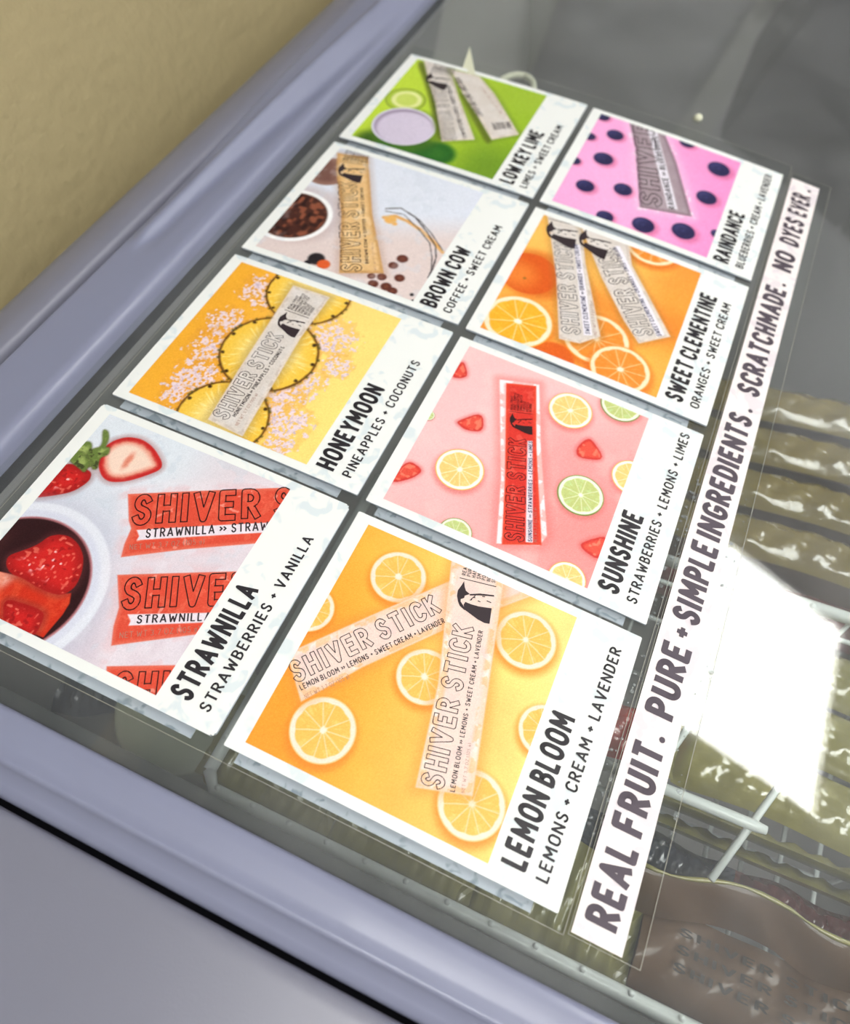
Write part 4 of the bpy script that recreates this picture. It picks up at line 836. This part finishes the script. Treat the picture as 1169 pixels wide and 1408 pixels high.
# bumper and ribbon at the far end of the glass
bp_ = MB().lathe((4.43, -1.81, surf(-1.81)-0.002), [(0.026, 0), (0.028, 0.008), (0.024, 0.02), (0.014, 0.028), (0.001, 0.03)], 16).build('rubber_bumper', M['ribbon'], smooth=True, origin=(4.43, -1.81, surf(-1.81)))
tag(bp_, 'tiny pale bumper dot on the glass beyond the blueberry card', 'bumper')
rb = empty('twist_tie', (4.25, -0.5, surf(-0.5))); tag(rb, 'cream twist tie with a pointed tag and a loop behind the lime card', 'tie')
lp = []
for k in range(17):
    a = math.pi*2*k/16; lp.append((4.19+0.16*math.cos(a), -0.70+0.11*math.sin(a), surf(-0.70+0.11*math.sin(a))-0.029))
MB().tube(lp, 0.02, 8).build('loop', M['ribbon'], rb, smooth=True)
MB().add([(4.12,-0.36,surf(-.4)+.004),(4.12,-0.46,surf(-.4)+.004),(4.42,-0.30,surf(-.4)+.02),(4.12,-0.36,surf(-.4)+.012),(4.12,-0.46,surf(-.4)+.012),(4.42,-0.30,surf(-.4)+.028)],
         [(0,1,2),(3,5,4),(0,3,4,1),(1,4,5,2),(2,5,3,0)]).build('pointed_tag', M['ribbon'], rb)

# ------------------------------------------------------------------ inside the freezer
# wire basket under the near edge of the glass
ZR = -0.80
wb = empty('wire_basket', (0.9, -2.1, -3.4)); tag(wb, 'white wire basket hanging under the near left edge of the glass', 'basket')
bx0, bx1, by1, by0, bz = -0.105, 1.625, -0.93, -3.62, -1.85
rim = [(bx0+.06, by1, ZR), (bx1-.06, by1, ZR), (bx1, by1-.06, ZR), (bx1, by0+.06, ZR), (bx1-.06, by0, ZR), (bx0+.06, by0, ZR), (bx0, by0+.06, ZR), (bx0, by1-.06, ZR), (bx0+.06, by1, ZR)]
MB().tube(rim, 0.028, 10).build('rim', M['wire'], wb, smooth=True)
def wire(pts, r=0.012): 
    return MB().tube(pts, r, 6).build('wire', M['wire'], wb, smooth=True)
y = by1-0.08
while y > by0+.05:
    wire([(bx0+.012, y, ZR+0.032), (bx0+.012, y, bz), (bx1-.012, y, bz), (bx1-.012, y, ZR+0.032)]); y -= 0.17
x = bx0+.2
while x < bx1:
    wire([(x, by1, ZR+.03), (x, by1, bz-.012), (x, by0, bz-.012), (x, by0, ZR+.03)]); x += 0.35
for z_ in (-1.0, -1.4): MB().tube([(a, b, z_) for a, b, c in rim], 0.012, 6).build('side_wire', M['wire'], wb, smooth=True)
# divider rack resting across the basket
dv = empty('wire_divider', (0.57, -2.7, -0.72)); tag(dv, 'short thick white wire divider lying over the packets beside the slogan strip', 'divider')
MB().tube([(0.57, -1.9, -0.655), (0.57, -2.96, -0.655), (0.57, -3.0, -0.655)], [0.022, 0.022, 0.016], 10).build('bar', M['wire'], dv, smooth=True)
for a, b in (((0.95, -3.1, -0.685), (0.34, -2.86, -0.685)), ((1.0, -2.72, -0.685), (0.34, -2.50, -0.685))):
    MB().tube([a, b], 0.014, 8).build('cross_wire', M['wire'], dv, smooth=True)

def packet(m, L, wd, th, seed, crimp=True):
    """a filled film packet, long axis Y, centred on the origin"""
    e = empty('ice_pop_packet', (0, 0, 0)); rr = random.Random(seed); ny, nx = 40, 12
    ph = [rr.uniform(0, 6) for _ in range(6)]
    def prof(i, j, sgn):
        t = i/ny; s_ = j/nx*2-1; end = min(1, min(t, 1-t)/0.09); end = math.sqrt(max(0, 1-(1-end)**2)); pil = (1-abs(s_)**2.6)
        wr = 0.012*math.sin(s_*9+ph[0]+t*7)*math.sin(t*38+ph[1]+s_*3)+0.010*math.sin(t*61+ph[2]+4*s_)+0.008*math.sin(s_*17+t*13+ph[3])
        x = s_*wd/2*(0.93+0.07*end)+0.012*math.sin(t*9+ph[4]); yv = (t-.5)*L
        z = sgn*th/2*pil*end + (wr if sgn > 0 else 0)*pil*(.3+.7*end)
        return (x, yv, z)
    mb = MB(); mb.grid([[prof(i, j, 1) for j in range(nx+1)] for i in range(ny+1)]); mb.grid([[prof(i, j, -1) for j in range(nx+1)] for i in range(ny+1)][::-1])
    # build around the origin: subtract the base height so that parts sit at their thing's place
    f = mb.build('film_sleeve', m, e, smooth=True)
    for sg_ in (-1, 1):
        c = MB(); c.grid([[((j/12*2-1)*wd*.46, sg_*(L/2-0.01+0.06*i/3), 0.006*math.sin(j*2.6)*(i % 2)) for j in range(13)] for i in range(4)]); c.build('crimped_seal', m, e)
    return e
def put(e, x, y, z, rz=0, tilt=0, rx=0):
    e.location = W((x, y, z)); e.rotation_euler = (rx, tilt, rz)
kinds = {}
def add_packet(mk, x, y, z, label, L=1.5, wd=.26, th=.12, rz=0, tilt=0, rx=0, seed=0, group=None):
    key = (mk, L, wd, th)
    if key not in kinds: kinds[key] = e = packet(M[mk], L, wd, th, seed)
    else: e = copy_tree(kinds[key])
    put(e, x, y, z, rz, tilt, rx); tag(e, label, 'packet', group); return e
# golden packets in the far stack (right edge of the photo)
gx = [2.10, 2.39, 2.68, 2.97]
gl_ = ['golden ice-pop packet nearest the ceiling light reflection', 'second golden ice-pop packet beyond the light reflection', 'third golden ice-pop packet beyond the light reflection', 'farthest golden ice-pop packet, beside the empty freezer well']
for k, x in enumerate(gx):
    add_packet('gold', x, -3.15+0.03*(k % 2), -1.10+0.03*k, gl_[k], L=1.6, wd=.27, th=.16, rz=0.012*(k-1.5), tilt=0.12, seed=k, group='golden packets in the far stack')
gb = MB(); 
def tray(x0, x1, y0, y1, z0, z1, name, label, m):
    e = empty(name, ((x0+x1)/2, (y0+y1)/2, z0)); tag(e, label, 'box'); t = .03
    MB().box((x0, y0, z0), (x1, y1, z0+t)).build('bottom', m, e)
    for a, b in (((x0, y0), (x1, y0+t)), ((x0, y1-t), (x1, y1)), ((x0, y0+t), (x0+t, y1-t)), ((x1-t, y0+t), (x1, y1-t))):
        MB().box((a[0], a[1], z0+t), (b[0], b[1], z1)).build('side', m, e)
    return e
tray(1.93, 3.16, -4.1, -2.2, -2.0, -1.26, 'carton', 'open carton holding the golden packets in the freezer', M['kraft'])
add_packet('maroon', 1.77, -3.15, -1.15, 'dark maroon ice-pop packet between the golden and the cream packets', L=1.6, wd=.24, th=.14, seed=11)
for k, x in enumerate((0.86, 1.16, 1.46)):
    add_packet('cream', x, -3.3, -1.05-.02*k, ['cream ice-pop packet next to the pale yellow sleeves', 'middle cream ice-pop packet under the mirrored light', 'cream ice-pop packet beside the maroon packet'][k], L=1.2, wd=.27, th=.15, seed=20+k, group='cream packets under the mirrored light')
add_packet('red', 0.86, -2.28, -1.08, 'red ice-pop packet seen between lemon card and slogan strip', L=.72, wd=.25, th=.15, seed=31)
# yellow sleeves on edge, navy and maroon packets, kraft cartons (lower right corner)
for k, (x, z) in enumerate(((0.62, -0.98), (0.545, -1.0))):
    add_packet('olive', x, -3.12, z, ['upright pale yellow sleeve under the wire divider', 'pale yellow sleeve leaning against the upright one'][k], L=1.1, wd=.28, th=.04, tilt=math.radians(78-6*k), seed=40+k, group='pale yellow sleeves')
add_packet('navy', 0.41, -2.72, -1.06, 'dark navy packet between yellow sleeves and cartons', L=.5, wd=.18, th=.12, seed=50)
add_packet('maroon', 0.42, -3.3, -1.1, 'dark maroon packet beyond the navy packet', L=.5, wd=.18, th=.12, seed=51)
kc = empty('kraft_pouch', (0.15, -3.2, -1.1)); tag(kc, 'brown kraft pouch with dark print in the lower right corner', 'pouch')
def sheet(x0, x1, y0, y1, f, nx=14, ny=40): return MB().grid([[(x0+(x1-x0)*j/nx, y0+(y1-y0)*i/ny, f(j/nx, i/ny)) for j in range(nx+1)] for i in range(ny+1)])
sheet(-0.06, 0.25, -3.55, -2.72, lambda a, b: -1.02+.05*math.sin(a*3.1)+.012*math.sin(b*19+a*5)).build('front_panel', M['kraft'], kc, smooth=True)
pr = []
for r_ in range(3):
    pl, L = line_polys('SHIVER STICK', .2, gap=.2); pr += place(pl, L, (0.05+.06*r_, 2.85), (0.05+.06*r_, 3.5), .026)
m_ = MB()
for p in pr: m_.add([(a, -b, -1.02+.05*math.sin((a+.08)/.35*3.1)+.02) for a, b in p], [tuple(range(len(p)))])
m_.build('dark_print', M['kraftink'], kc)
MB().box((-0.06, -3.55, -1.5), (0.25, -2.72, -1.05)).build('back_panel', M['kraft'], kc)
fl = empty('crumpled_sleeve', (0.33, -3.1, -0.95)); tag(fl, 'brown film sleeve with a bright crumpled edge in the lower right', 'pouch')
fe = lambda b: 0.40-0.06*abs(b-.5)*2+.02*math.sin(b*12)
mb = MB(); mb.grid([[(fe(i/40)-.14*j/10, -3.7+1.05*i/40, -0.86-.12*(j/10)**1.5+.02*math.sin(i*.5+j*.4)*(j/10)) for j in range(11)] for i in range(41)]); mb.build('film', M['kraft'], fl, smooth=True)
MB().tube([(fe(i/20), -3.7+1.05*i/20, -0.855+.004*math.sin(i)) for i in range(21)], [0.004+0.006*abs(math.sin(i*.7)) for i in range(21)], 6).build('sealed_edge', M['cream'], fl, smooth=True)
# olive packets in the basket along the near side
ol = ['olive packet under the near edge of the lemon card', 'olive packet below the gap between the two nearest cards', 'olive packet at the foot of the slogan strip']
for k, (x, y, rz) in enumerate(((0.13, -1.75, 0.0), (0.13, -1.12, 0.0), (0.13, -2.38, 0.0))):
    e = add_packet('olive', x, y, -0.98-.02*k, ol[k], L=.58, wd=.42, th=.10, rz=rz, seed=60+k, group='olive packets in the basket')
for k in range(2):
    add_packet('olive', 0.62, -1.2-.75*k, -1.05, ['olive packet deep in the basket, upper end', 'olive packet deep in the basket, middle', 'olive packet deep in the basket, lower end'][k], L=.58, wd=.42, th=.10, rz=.03*k, seed=60, group='olive packets in the basket')
# round tub at the left
tb = empty('round_tub', (0.16, -0.52, -1.5)); tag(tb, 'round grey-green tub under the near left corner of the glass', 'tub')
MB().lathe((0.2, -0.52, -1.75), [(0.30, 0), (0.33, 0.5), (0.335, 0.66)], 48).build('tub_body', M['tub'], tb, smooth=True)
MB().lathe((0.2, -0.52, -1.12), [(0.345, 0), (0.35, 0.04), (0.335, 0.06), (0.30, 0.045), (0.001, 0.045)], 48, cap=False).build('lid', M['tub'], tb, smooth=True)
nv = add_packet('navy', 0.1, -0.0, -1.15, 'dark navy packet beside the round tub', L=.5, wd=.3, th=.12, rz=.4, seed=70)
